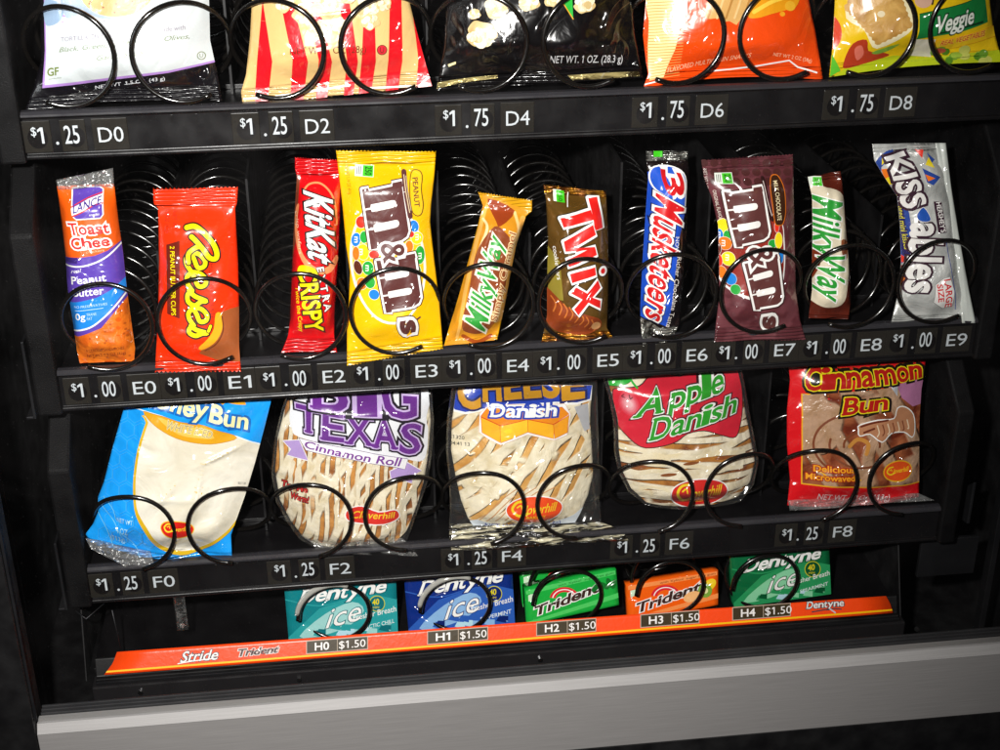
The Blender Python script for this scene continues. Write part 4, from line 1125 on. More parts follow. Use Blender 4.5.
P.poly([(144, 411), (158, 414), (180, 419), (205, 424), (222, 430), (237, 437), (222, 441), (204, 441.5), (184, 438), (164, 429), (152, 421)], M('dca01e', .28), (M('b8780c', .3), .5), smooth=3)
P.poly([(158, 416), (180, 422), (205, 428), (215, 436), (200, 436), (180, 432)], M('eebc52', .3), smooth=3)
P.text('WHITE ICED', [(166, 426), (212, 436), (214, 429), (169, 418)], M('b0a070', .3), .01, outs=[(M('e8d9a0', .3), .5)])
P.poly([(190, 380), (206, 402), (214, 410), (226, 402), (246, 405), (240, 385)], M('e0a322', .3))
P.text('Honey', [(138, 402), (206, 416), (210, 400), (142, 386)], M('f2ecb0', .3), .05, outs=[(M('1465b4', .3), 2.2)])
P.text('Bun', [(210, 419), (247, 429), (249, 413), (213, 403)], M('f2ecb0', .3), .05, outs=[(M('1465b4', .3), 2.2)])
seglog(P, 178, 526, 16, 8, 8, M('d42018', .3), M('e8c040', .3), M('f2d230', .3), False, .9)
lb = M('a8dcf6', .3)
P.text('NET WT', [(117, 522), (133, 524), (133, 519.5), (117, 517.5)], lb, .01); P.text('4 OZ', [(116, 531), (128, 533), (128, 528), (116, 526)], lb, .01); P.text('(113g)', [(110, 538), (124, 541), (124, 536.5), (110, 533.5)], lb, .01)
P.text('BEST BY', [(238, 485), (246, 487), (246, 484.5), (238, 482.5)], M('3a3a3a', .3))
for a, b_ in (((100, 506), (124, 540)), ((97, 515), (112, 548)), ((103, 498), (116, 520)), ((120, 530), (138, 552))):
    P.line([a, ((a[0] + b_[0]) / 2 + 3, (a[1] + b_[1]) / 2), b_], .8, M('6cc4f2', .2, bump=.9))
t = P.make('honey_bun', 'light blue wrapped iced honey bun leaning right in the far left pastry coils', 'pastry', bl)
W = Pack([(86, 538), (90, 548), (104, 556), (125, 566)], [(150, 552), (152, 556), (153, 560), (155, 566)], -.02, .3, .05, (0, 0), wr=2.2, seed=21, nu=36, nv=20)
W.shell(0, 1, 'clear_end', CRUMPLE, t)


def bun_body(P, name, base): pass


# big cinnamon roll
P = Pack([(292, 385), (284, 412), (278, 436), (275, 470), (280, 500), (291, 521), (303, 537), (318, 545)], [(428, 388), (431, 420), (428, 455), (424, 480), (417, 505), (407, 530), (396, 541)], .10, .2, .2, (.0, .0), .55, bow=(0, 5), wr=1.2, seed=22, nu=60)
roll = glazed('iced_roll', 'f0e6cc', '8a5026', 'd8984c', [(-7, 8, .5, 8), (-34, 19, .70, 9)], (30, .58))
r2 = np.random.default_rng(5)
for i in range(9):
    x = 290 + i * 15 + r2.uniform(-5, 5); y = 450 + r2.uniform(-12, 20); pts = [(x, y)]
    for j in range(7):
        y += 11; x += r2.uniform(-8, 4); pts.append((x, y))
    P.tris(stroke_tris(cat(pts, 5), np.clip(np.interp(np.linspace(0, 1, 36), np.linspace(0, 1, 8), r2.uniform(.8, 4.5, 8)), .8, 5)), glaze)
P.poly([(283, 444), (299, 441), (306, 456), (308, 460), (287, 457), (291, 451)], M('b79bd6', .3), (WHITE, .8)); P.poly([(390, 471), (408, 464), (422, 474), (414, 477), (412, 485), (402, 480), (391, 478)], M('b79bd6', .3), (WHITE, .8))
P.poly([(289, 418), (293, 404), (301, 398), (305, 376), (426, 376), (427, 420), (429, 434), (427, 458), (420, 464), (400, 458), (350, 447), (300, 438), (292, 432)], M('eef0f4', .28), smooth=3)
P.poly([(299, 439), (350, 447), (408, 460), (405, 470), (396, 467), (350, 457), (306, 450)], M('f2f2f4', .3), (M('5a3a78', .3), .5))
pp = M('6a2a8c', .28)
def arch(txt, boxes, out1, out2, f):
    for pas in (0, 1, 2):
        for ch, q in zip(txt, boxes):
            if pas == 0: P.tris(quadmap(serif_unit(ch, .075, .015), q), out1)
            elif pas == 1: P.tris(quadmap(serif_unit(ch, .03, .015), q), out2)
            else: P.tris(quadmap(serif_unit(ch, 0, .015), q), f)
lav = M('cdb6e4', .3)
arch('TEXAS', [[(296, 431), (321, 434), (323, 409), (294, 406)], [(321, 438), (345, 440), (344, 413), (322, 410)], [(345, 441), (374, 444), (372, 416), (344, 414)], [(372, 445), (398, 449), (396, 421), (372, 417)], [(398, 452), (421, 456), (424, 427), (401, 423)]], M('181020', .3), lav, pp)
arch('BIG', [[(311, 408), (350, 411), (349, 378), (310, 376)], [(358, 413), (376, 414), (376, 379), (358, 378)], [(380, 415), (419, 419), (420, 380), (380, 378)]], M('181020', .3), lav, pp)
P.text('Cinnamon Roll', [(304, 447), (399, 466), (402, 458.5), (306, 440.5)], M('7a3a96', .3), .03)
rdd = M('c8201c', .3)
P.text('Try Me', [(281, 489), (307, 493), (308, 487), (282, 483)], rdd, .04, outs=[(M('2a0a08', .3), .7)]); P.text('Warm!', [(290, 500), (308, 503), (309, 497), (291, 494)], rdd, .04, outs=[(M('2a0a08', .3), .7)])
P.poly([(346, 511), (352, 506), (362, 505), (378, 511), (394, 510), (399, 515), (397, 520), (384, 523), (360, 521), (348, 518)], M('d8281c', .3), (WHITE, 1.1), smooth=3)
P.text('Cloverhill', [(351, 516), (394, 518), (395, 512), (354, 509)], M('f0cc20', .3), .02)
t = P.make('cinnamon_roll', 'big glazed cinnamon roll with purple lettering in the second pastry slot', 'pastry', roll, names=('bun', 'end'))
W = Pack([(290, 383), (281, 412), (275, 436), (271, 470), (276, 502), (288, 524), (300, 540), (318, 549)], [(431, 386), (434, 420), (432, 455), (428, 480), (420, 505), (411, 530), (406, 545)], .07, .2, .22, (0, .0), .5, wr=2.4, seed=23, nu=50, nv=60, bow=(0, 4))
W.shell(0, 1, 'clear_wrapper', WRAP, t)
W = Pack([(300, 535), (318, 547), (345, 554)], [(402, 538), (412, 546), (418, 556)], .0, .5, .03, (0, 0), wr=3, seed=24, nu=50, nv=16)
W.shell(0, 1, 'crumpled_end', CRUMPLE, t)

# cheese danish
P = Pack([(457, 385), (452, 420), (451, 450), (456, 478), (461, 500), (468, 518), (474, 527)], [(592, 385), (590, 420), (592, 450), (593, 475), (588, 495), (580, 513), (573, 525)], .10, .2, .19, (0, 0), .55, bow=(0, 3), wr=1.1, seed=25, nu=60)
dan = glazed('iced_danish', 'f2e8cc', 'c88a3c', 'e6b468', [(-34, 13, .38, 9), (-62, 23, .60, 9)], (34, .545))
r3 = np.random.default_rng(8)
for i in range(5):
    x = 478 + i * 9; P.line([(x, 525 - i * 2), (x + 22, 500 - i), (x + 40, 486)], .9, M('c98f5a', .35))
lbw = M('dfe8ee', .3)
P.poly([(466, 527), (466, 540), (592, 540), (595, 505), (575, 517), (550, 524), (500, 526), (478, 522)], lbw)
P.text('NET WT 4.0 oz (113g)', [(486, 532), (562, 528), (562, 521), (486, 525)], M('3a48a0', .3), .0)
P.poly([(575, 408), (590, 406), (592, 432), (586, 434)], M('b9bcc0', .3))
bl4 = M('1c3fb0', .28); gd = M('c9901a', .28)
boxes = []
hdr = [(452, 408), (456, 375), (596, 372), (594, 390), (592, 402), (578, 404), (556, 402), (500, 404), (478, 410), (466, 414), (456, 413)]
P.poly(hdr, bl4, (WHITE, 2.2), smooth=0)
chs = 'CHEESE'; xb = [(458, 481, 409, 380), (483, 502, 401, 378), (505, 522, 399, 377), (525, 542, 398, 376), (544, 561, 398, 375), (563, 586, 400, 373)]
for pas in (0, 1):
    for ch, (a, b, y1, y0) in zip(chs, xb):
        q = [(a, y1), (b, y1 - 1), (b + 1, y0), (a + 1, y0 + 1)]
        P.tris(quadmap(serif_unit(ch, .05 if pas == 0 else 0, .045), q), M('0e1c5c', .3) if pas == 0 else gd)
P.poly([(480, 413), (479, 432), (488, 438), (500, 443), (527, 433), (554, 439), (567, 435), (571, 415), (565, 404), (540, 404), (500, 404), (486, 407)], WHITE, (M('e8b8a0', .35), .4), smooth=0)
yo = M('f6b51c', .28); yd = M('ef8f10', .28); ol = M('d0380e', .3)
P.poly([(481, 416), (500, 424), (527, 417), (553, 423), (569, 414), (562, 407), (487, 407)], yd, (ol, .5))
P.poly([(481, 417), (499.5, 424.5), (499.5, 440.5), (482, 432)], yo, (ol, .5)); P.poly([(499.5, 424.5), (527, 417.5), (527, 430), (500, 440.5)], M('fbc62a', .3), (ol, .5))
P.poly([(527, 417.5), (553, 423.5), (553, 437), (527, 430)], yo, (ol, .5)); P.poly([(553, 423.5), (569, 415), (567, 432), (554, 437)], M('f0a014', .3), (ol, .5))
P.text('Danish', [(489, 415.5), (556, 414.5), (558, 402), (491, 403)], WHITE, .04, outs=[(M('1c3fb0', .3), 1.7)], serif=True)
ink = M('20201e', .4)
P.text('K1320', [(450, 442), (465, 441.5), (465, 438), (450, 438.5)], ink, .01); P.text('04:41 13', [(451, 448.5), (470, 447.5), (470, 444), (451, 445)], ink, .01)
seglog(P, 534, 508, 28, 13, -3, M('ee4c12', .3), WHITE, M('f3d020', .3))
t = P.make('cheese_danish', 'pale glazed cheese danish in clear wrap, middle of the pastry row', 'pastry', dan, names=('bun', 'end'))
W = Pack([(452, 383), (447, 420), (446, 450), (449, 480), (450, 505), (449, 528)], [(597, 380), (598, 420), (599, 450), (600, 478), (599, 500), (602, 525)], .07, .2, .21, (0, 0), .5, wr=2.2, seed=26, nu=50, nv=60)
W.shell(0, 1, 'clear_wrapper', WRAP, t)
W = Pack([(450, 524), (449, 538), (452, 552)], [(598, 521), (622, 530), (628, 540)], -.04, .5, .03, (0, 0), wr=3, seed=27, nu=60, nv=16, bow=(0, 0))
W.shell(0, 1, 'crumpled_end', two_tone('glint_streaked_plastic', 'd8d0b0', '14120f', 210, .36, .5, .12, (.14, 1, 1.5), 1.0, dist=.006, spec=.8), t)  # pale and dark streaks painted in to imitate glints on crinkled clear film

# apple danish
P = Pack([(607, 378), (612, 395), (618, 420), (619, 450), (622, 470), (631, 488), (646, 502)], [(737, 368), (742, 390), (746, 415), (751, 440), (755, 462), (750, 482), (738, 497)], .10, .2, .18, (0, 0), .55, bow=(0, 8), wr=1.1, seed=28, nu=60)
ap = glazed('iced_brown_danish', 'f0e6cc', '7a4018', 'c48438', [(86, 10.5, .44, 3.6), (97, 17, .62, 3)], (24, .60))
r4 = np.random.default_rng(9)
for i, y in enumerate((384, 444, 458, 474, 489)):
    x = 612 + r4.uniform(-6, 6); pts = [(x, y + r4.uniform(-3, 3))]
    for j in range(10): x += 13; pts.append((x, pts[-1][1] + r4.uniform(-3.5, 2.8)))
    P.tris(stroke_tris(cat(pts, 5), np.interp(np.linspace(0, 1, 51), np.linspace(0, 1, 9), r4.uniform(.8, 7, 9))), glaze2)
P.poly(ell(655, 459, 15, 7, 5), glaze2); P.poly(ell(648, 452, 4, 7, -10), glaze2)
for x, y in ((690, 462), (668, 474), (722, 457), (640, 468)): P.poly(ell(x, y, 8, 1.7, -8), M('8a4c1c', .35))
aps = [(615, 396), (620, 391), (640, 388), (652, 380), (668, 377), (682, 379), (692, 374), (712, 371), (737, 362), (744, 385), (745, 410), (740, 432), (734, 438), (720, 434), (703, 429), (686, 432), (675, 440), (656, 446), (641, 447), (627, 436), (619, 424)]
P.poly(aps, M('d41c34', .25), (M('2c0a10', .3), .9), smooth=3)
for (a, b_, rx, ry) in ((630, 405, 9, 13), (715, 385, 12, 8)):
    for k in range(5): P.poly(ell(a, b_, rx * (1 - k * .17), ry * (1 - k * .17), -20), M(['d8384c', 'dc5868', 'e07c88', 'e498a0', 'e8b4b8'][k], .3))
P.line([(625, 396), (623, 398), (626, 399)], .8, M('2c0a10', .3)); P.line([(630, 396), (631, 400), (633, 398)], .8, M('2c0a10', .3))
P.poly([(602, 379), (618, 377), (630, 379), (633, 383), (622, 388), (608, 387)], M('1fae34', .28), (M('0c5018', .3), .5), smooth=3); P.line([(631, 377), (634, 384), (638, 389)], 2.0, M('1fae34', .3))
gn = M('249a20', .28); dk = M('3a0c12', .3)
P.text('A', [(633, 419), (662, 411), (661, 387), (652, 389)], gn, .03, outs=[(dk, 2.2), (WHITE, 1.1)], serif=True)
P.text('pple', [(667, 408), (724, 391), (729, 368), (671, 385)], gn, .03, outs=[(dk, 2.2), (WHITE, 1.1)], serif=True)
P.text('Danish', [(648, 440.5), (737, 413), (742, 393), (653, 418)], gn, .03, outs=[(dk, 2.2), (WHITE, 1.1)], serif=True)
seglog(P, 699, 491, 28, 13, -4, M('d42018', .3), WHITE, M('f3d020', .3))
t = P.make('apple_danish', 'glazed apple danish with a red apple label, right of the cheese danish', 'pastry', ap, names=('bun', 'end'))
W = Pack([(603, 378), (608, 395), (613, 420), (614, 450), (618, 472), (628, 491), (645, 505)], [(741, 366), (746, 390), (750, 415), (755, 440), (759, 462), (754, 485), (741, 501)], .07, .2, .2, (0, 0), .5, bow=(0, 7), wr=2.0, seed=29, nu=50, nv=60)
W.shell(0, 1, 'clear_wrapper', WRAP, t)

# cinnamon bun in red wrapper
P = Pack([(788, 362), (790, 380), (787, 410), (787, 445), (790, 480), (787, 505)], [(926, 360), (921, 390), (919, 425), (919, 460), (919, 497)], .10, .2, .17, (0, .02), .5, bow=(0, 6), wr=1.4, seed=30, nu=56)
rw = M('d4141c', .25, bump=.8)
bn = glazed('iced_cinnamon_bun', 'b89478', '6c2a18', 'a8603c', [(30, 26, .62, 7)], (22, .50))
P.poly([(803, 395), (960, 380), (960, 486), (803, 486)], M('e8a820', .3)); P.poly([(804.2, 395), (960, 380), (960, 484.8), (804.2, 484.8)], bn)
for rr_, a0, a1 in ((44, 2.2, 5.6), (30, .2, 3.4), (17, 3.0, 6.4)): P.line([(860 + rr_ * 1.05 * math.cos(a), 444 + rr_ * .75 * math.sin(a)) for a in np.linspace(a0, a1, 12)], 2.2, M('7a4024', .35))
P.line([(848, 445), (856, 438), (866, 442), (864, 452)], 4, M('c4863c', .3))
P.poly([(896, 384), (960, 376), (960, 402), (915, 408), (902, 398)], M('b878a0', .3)); P.poly([(889, 386), (897, 384), (897, 396)], M('c8ccd4', .3))
ylw = M('e6d81c', .3); dr = M('b01a14', .3); bk = M('1c120a', .3)
P.text('Cinnamon', [(804, 391), (926, 379), (926, 362), (808, 370)], dr, .05, outs=[(ylw, 5.0), (bk, 3.4), (ylw, .9)], serif=True)
P.text('Bun', [(840, 414), (886, 408), (888, 393), (843, 397)], dr, .05, outs=[(ylw, 5.0), (bk, 3.2), (ylw, .9)], serif=True)
P.poly([(858, 424), (876, 419), (893, 418), (897, 408), (906, 408), (915, 416), (917, 430), (914, 438), (905, 432), (890, 432), (880, 440), (868, 432), (858, 434), (857, 428)], M('b9805c', .3), (WHITE, 1.1), smooth=3)
P.line([(859, 425), (872, 421), (886, 419)], 2.0, M('6a2c18', .3)); P.line([(862, 431), (872, 427)], 2.0, M('6a2c18', .3))
for k in range(7): P.line([(875 + k * 5.5, 424 - k * .6), (877 + k * 5.5, 431 - k * .4), (875 + k * 5.6, 435 - k)], 1.2, M(['e8d0b0', '7c4028'][k % 2], .3))
P.text('Delicious', [(814, 471.5), (853, 471), (853, 465), (814, 465.5)], M('f0a020', .3), .05, outs=[(M('a01c10', .3), .8)])
P.text('Microwaved', [(807, 480), (853, 479.5), (853, 473.5), (807, 474)], M('f0a020', .3), .05, outs=[(M('a01c10', .3), .8)])
P.text('NET WT 4.0 Oz (113g)', [(820, 499.5), (893, 500), (893, 494), (820, 493.5)], M('e6cfd0', .3), .01)
seglog(P, 898, 471, 15, 9.5, -4, M('e4541c', .3), M('e6b020', .3), M('f3d020', .3), False)
t = P.make('cinnamon_bun', 'red framed cinnamon bun with dark red lettering at the right end of the pastry row', 'pastry', rw)
W = Pack([(788, 500), (790, 511)], [(918, 493), (934, 500)], .04, .4, .02, (0, 0), wr=2.5, seed=31, nu=50, nv=10)
W.shell(0, 1, 'clear_end', CRUMPLE, t)

# ------------------------------------------------------------------ snack bags on the upper tray
# black tortilla chip bag
P = Pack([(33, -170), (38, -120), (40, 0), (41, 60), (34, 88), (24, 113)], [(212, -180), (206, -120), (209, 0), (210, 40), (217, 72), (222, 101)], .08, .2, .22, (.05, .05), .5, wr=1.4, seed=40, nu=60, nv=110, bow=(0, -5))
bb = M('0e0c10', .25, bump=.8)
pn = M('c6cccd', .3)
vio = M('a47cc0', .35)
P.poly([(30, -110), (41, 0), (42, 50), (39.5, 89.5), (70, 87.5), (100, 84), (140, 79), (168, 74.5), (240, 56), (240, -120)], vio)
P.poly([(30, -110), (42.5, 0), (43.5, 50), (42, 86.5), (70, 84.5), (100, 81), (140, 76), (168, 72), (240, 54), (240, -120)], pn)
P.poly([(42, 0), (62, 5), (60, 20), (48, 26), (42, 22)], M('8fa6c0', .3), smooth=3); P.poly([(60, -5), (82, 0), (80, 12), (66, 18)], M('a6b6c8', .3), smooth=3)
P.poly(ell(117, -6, 42, 26), M('9fb0c6', .3)); P.poly(ell(117, -9, 37, 26), two_tone('corn_chip', 'e9b27a', 'd99a5c', 50, .4, .65, .4, bump=.5))
for i in range(16): P.poly(ell(86 + rng.uniform(0, 60), -20 + rng.uniform(0, 34), 1.1, .9), M('8a5a34', .4))
gr = M('85788a', .4); gg = M('6c7850', .4)
P.line([(105, 21), (135, 19)], .5, gr)
P.text('TORTILLA CHIPS with a crunch bite made with', [(60, 42), (185, 29.5), (185, 25), (60, 37.5)], gr, 0)
P.text('Black, Green, and Kalamata Olives,', [(58, 52.5), (189, 38.5), (191, 33.5), (60, 47.5)], gg, -.005)
P.text('Garlic, Sea Salt', [(97, 60.5), (153, 54), (155, 49), (99, 55.5)], gg, -.005)
P.text('GF', [(45.5, 77), (57.5, 75.5), (57.5, 67.5), (45, 69)], M('6f7c3c', .4), .05); P.text('GLUTEN FREE', [(46, 81), (60, 79.5), (60, 78), (46, 79.5)], gg)
P.poly(ell(200.5, 56, 4.3, 4.3), gg); P.poly(ell(200.5, 56, 3.5, 3.5), pn); P.text('U', [(198.8, 58), (202.2, 57.6), (202.2, 53.6), (198.8, 54)], M('6f7c5c', .4))
P.text('NET WT  1.5 OZ. (43 g)', [(93, 93.5), (164, 83), (164, 79), (93, 89.5)], M('d8dade', .4), .01); P.line([(123, 88.5), (140, 86)], .6, M('d8dade', .4))
P.make('tortilla_chip_bag', 'black tortilla chip bag with a white front panel, leftmost on the upper tray', 'snack bag', bb)

# striped popcorn bag
P = Pack([(246, -160), (250, -110), (252, 0), (250, 38), (246, 75), (241, 92), (243, 106)], [(410, -165), (405, -110), (409, 0), (415, 25), (424, 58), (432, 86)], .08, .2, .22, (.05, .06), .5, wr=1.5, seed=41, nu=60, nv=110, teeth=.6, bow=(0, 0))
tan = M('dcb878', .28, bump=.8); rs = M('d81420', .28, bump=.8)
for a, b_ in (((262, 0), (254, 14)), ((280, 12), (290, 14)), ((306, 12), (316, 12)), ((339, 10), (344, 10)), ((364, 10), (359, 13)), ((390, 12), (386, 13)), ((412, 12), (417, 16))):
    x0, w0 = a; x1, w1 = b_
    P.poly([(x0 - 8 + 2, -170), (x0 + 6, -170), (x0 + w0, 0), (x1 + w1 + 4, 62), (x1 + w1 - 1, 100), (x1 + w1 - 1, 112), (x1, 112), (x1, 95), (x1 + 4 - w1 * .1, 60), (x0, 0)], rs)
popm = two_tone('popped_corn', 'd9c08a', 'f6ecd0', 150, .34, .56, .4, bump=1.0, dist=.004, gloss=False)
popm2 = two_tone('popped_corn_shade', 'd9c28c', 'b89a5c', 70, .4, .7, .4, bump=.6)
def kernel(P, x, y, r, seed=0):
    rr = np.random.default_rng(seed)
    a0 = rr.uniform(0, 6); n_ = 11
    P.poly([(x + r * rr.uniform(.75, 1.15) * math.cos(a0 + 6.283 * k / n_), y + r * rr.uniform(.6, 1.0) * math.sin(a0 + 6.283 * k / n_)) for k in range(n_)], popm2, smooth=4)
    for k in range(13):
        a = rr.uniform(0, 6.28); d_ = rr.uniform(.1, .72); q_ = rr.uniform(.2, .42) * r
        P.poly(ell(x + r * d_ * math.cos(a), y + r * .85 * d_ * math.sin(a), q_ * 1.15, q_, rr.uniform(-50, 50), 12), [popm, popm, popm3, popm2][k % 4])


popm3 = two_tone('popped_corn_bright', 'efe2bc', 'fbf4e0', 120, .4, .6, .4, bump=1.0, dist=.004, gloss=False)
for i, (x, y, r) in enumerate(((283, 2, 12), (303, 16, 10), (325, 6, 14), (338, 24, 9), (318, 30, 10), (366, 6, 15), (370, 22, 9), (384, 4, 8), (345, -4, 10), (290, -12, 12), (360, -14, 14), (320, -20, 13))): kernel(P, x, y, r, i)
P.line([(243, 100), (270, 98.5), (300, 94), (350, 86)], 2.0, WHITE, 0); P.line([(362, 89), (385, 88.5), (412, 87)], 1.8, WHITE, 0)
P.text('NET WT 1 OZ (28g)', [(290, 54.5), (366, 52.5), (366, 45.5), (290, 47.5)], M('6a2a18', .35), 0)
P.poly(ell(382, 50, 5.2, 5.2), M('6a2a18', .35)); P.poly(ell(382, 50, 4.4, 4.4), M('d8283a', .3)); P.text('U', [(380, 52.8), (384, 52.8), (384, 47.2), (380, 47.2)], M('6a2a18', .35), .02)
P.line([(222, 22), (277, 21), (282, 23)], .1, tan)
P.make('striped_popcorn_bag', 'red and tan striped popcorn bag standing second on the upper tray', 'snack bag', tan)

# black popcorn bag
P = Pack([(448, -160), (445, -110), (447, 0), (444, 40), (440, 72), (436, 90)], [(624, -165), (628, -110), (632, 0), (636, 35), (640, 60), (644, 78)], .08, .2, .22, (.05, .05), .5, wr=1.8, seed=42, nu=60, nv=110, bow=(0, 0))
for i, (x, y, r) in enumerate(((481, 34, 15), (496, 8, 13), (475, 14, 6), (528, 2, 11), (551, 0, 8), (584, 3, 12), (520, -15, 14), (480, -20, 14), (600, -10, 10))): kernel(P, x, y, r, i + 30)
P.poly([(559, -30), (570, -30), (572, 18), (561, 0)], M('1fae34', .28)); P.line([(560, 0), (572, 19)], 1.0, M('d8a020', .3))
P.text('NET WT. 1 OZ. (28.3 g)', [(551, 63.5), (626, 63), (626, 55.5), (551, 56)], M('cfcfd0', .35), .0)
P.poly([(449, 65), (457, 62), (457, 64.5), (450, 67.5)], M('e8d8a0', .3))
foil2 = two_tone('pale_gold_foil', 'e2cf8a', '40351a', 120, .42, .62, .2, (.4, 1, 2), 1.0, metal=.6, dist=.004)
P.poly([(436, 84), (452, 81), (475, 78), (500, 76), (500, 79), (475, 82), (452, 86), (437, 90)], foil2); P.poly([(570, 76), (600, 74), (643, 72), (644, 77), (600, 80), (575, 81)], foil2)
P.make('black_popcorn_bag', 'black popcorn bag with white kernels and gold bottom seams', 'snack bag', M('0b090a', .2, bump=.9))

# orange multigrain bag
P = Pack([(650, -160), (646, -110), (646, 0), (643, 35), (646, 62), (648, 74), (643, 88)], [(806, -165), (806, -110), (809, 0), (815, 30), (820, 60), (823, 80)], .08, .2, .22, (.05, .05), .5, wr=1.7, seed=43, nu=60, nv=110, bow=(0, -6))
og = M('ef4a08', .27, bump=.8)
P.poly([(640, -110), (700, -110), (685, -20), (681, 20), (676, 50), (667, 80), (652, 82), (651, 45), (652, 20), (644, 0)], M('f3e2a0', .3))
for k in range(34): y = -20 + k * 3; P.line([(650, y + 2), (683, y)], .8, M('d8a052', .3))
P.poly([(630, -110), (648, -20), (650, 8), (652, 22), (650, 50), (653, 84), (630, 90)], og)
P.poly([(702, 16), (712, -20), (770, -30), (750, 10), (741, 17), (735, 25), (728, 21), (722, 22), (716, 18), (708, 19)], M('e0b068', .3))
for k in range(5): P.line([(706 + k * 9, 18), (716 + k * 9, -14)], 2.2, M(['c08a44', 'f0cc8c'][k % 2], .3))
P.poly([(746, 14), (760, -20), (805, -20), (800, 4), (790, 9), (770, 14), (755, 18)], M('f0a018', .28), smooth=3); P.poly(ell(791, 6, 6, 5), M('f6b830', .3)); P.poly(ell(782, 14, 3, 2.4), M('f6a820', .3)); P.line([(752, 12), (770, 2), (790, -4)], 4, M('ffd24a', .3))
wo = M('f8c89c', .35)
P.text('FLAVORED MULTIGRAIN SNACKS', [(671, 75), (752, 60), (752, 54.5), (671, 69.5)], wo, -.005)
P.text('NET WT 2 OZ (56g)', [(775, 58), (817, 64), (817, 60), (775, 54)], wo, -.005)
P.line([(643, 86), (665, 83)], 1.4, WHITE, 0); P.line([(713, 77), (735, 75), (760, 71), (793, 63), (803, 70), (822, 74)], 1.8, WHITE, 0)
P.make('multigrain_snack_bag', 'bright orange multigrain snack bag with a pale striped curve', 'snack bag', og)

# yellow vegetable cracker bag
P = Pack([(838, -160), (836, -110), (835, 0), (833, 40), (829, 77)], [(1012, -165), (1004, -110), (990, 0), (994, 30), (1003, 62)], .08, .2, .22, (.05, .05), .5, wr=1.5, seed=44, nu=60, nv=110, bow=(0, -3))
yw = M('f0c814', .27, bump=.8)
P.poly([(870, 66), (900, 58), (940, 60), (1010, 50), (1010, 90), (820, 90), (850, 70)], M('b8c81c', .28))
P.poly([(836, 52), (846, 72), (830, 80), (826, 60)], M('5cc030', .28)); P.poly(ell(834, 32, 12, 19, -5), M('e04a2c', .27))
P.poly([(880, -60), (849, 10), (865, 30), (880, 50), (912, 26), (906, 0), (895, -40)], M('f7ecc0', .3), smooth=4)
tanb = two_tone('herb_cracker', 'dcae5e', 'b4833a', 90, .35, .7, .4, bump=.6)
cr = [(848, 8), (862, -18), (880, -40), (900, 0), (910, 26), (879, 46)]
edge = []
for i in range(6):
    a, b_ = np.array(cr[i]), np.array(cr[(i + 1) % 6]); n_ = max(2, int(np.linalg.norm(b_ - a) / 2.6)); nn = np.array([b_[1] - a[1], a[0] - b_[0]]) / np.linalg.norm(b_ - a)
    for k in range(n_): edge.append(a + (b_ - a) * k / n_ + nn * (1.0 if k % 2 else -.3))
P.poly(edge, tanb); P.poly(ell(880, 14, 3.6, 3.2), M('f4e6c0', .2))
P.poly([(849, 62), (856, 44), (868, 40), (872, 52), (886, 54), (895, 58), (870, 66), (850, 70)], M('b23a1c', .26), smooth=3); P.poly([(858, 50), (864, 46), (868, 56), (862, 62)], M('d8705c', .26), smooth=3)
P.poly([(876, 54), (890, 48), (901, 45), (893, 52), (882, 56)], M('7aa83c', .3), smooth=3)
P.poly([(908, -20), (925, -2), (931, 4), (932, -30)], M('402818', .3), smooth=3); P.poly(ell(921, 0, 9, 8), M('e0b49a', .3))
P.poly([(917, 14), (960, 4), (990, -6), (992, 22), (960, 32), (916, 40)], M('18803c', .27)); P.line([(917, 14), (960, 4), (990, -6)], .7, M('0a3c1c', .3)); P.line([(936, 34), (985, 22)], 2, M('0e3a1c', .3))
P.text('Veggie', [(932, 34), (973, 23), (976, 7), (935, 17)], M('e9f0e4', .3), .045, outs=[(M('103a20', .3), 1.4)])
P.poly([(911, 40), (936, 40), (938, 60), (911, 58)], M('ddd8c4', .3)); P.poly([(938, 42), (960, 38), (1000, 26), (1002, 36), (960, 49), (938, 52)], M('f4c81c', .28), (M('f0a010', .3), .5))
P.text('REAL VEGETABLES', [(943, 47.5), (988, 36), (988, 30.5), (943, 42)], M('d8380c', .3), .03, outs=[(M('ffe070', .3), .3)])
for i in range(16): P.poly(ell(940 + rng.uniform(0, 60), 50 + rng.uniform(0, 14), rng.uniform(3, 6), rng.uniform(3, 5)), M(['6fa02c', '9cbc3c', '54861c', 'c8cc60'][i % 4], .3))
P.poly(ell(944, 53, 7, 3), M('b8503c', .3))
P.make('vegetable_cracker_bag', 'yellow vegetable cracker bag with a square cracker and green banner, rightmost on the upper tray', 'snack bag', yw)

# ------------------------------------------------------------------ gum packs
def gum(kind, TL, TR, BR, BL, Yb, label, base, lean=.12, thick=.3, name='gum_pack', draw=None, group=None, cat_='gum'):
    P = Pack([TL, BL], [TR, BR], Yb, lean, .0, (0, 0), wr=0, flat=True, nu=16, nv=16, box=thick)
    q = [np.array(BL, float), np.array(BR, float), np.array(TR, float), np.array(TL, float)]
    X = lambda x, y: tuple(quadmap(np.array([[[x, y]]]), q)[0, 0])
    draw(P, X)
    return P.make(name, label, cat_, base, group)


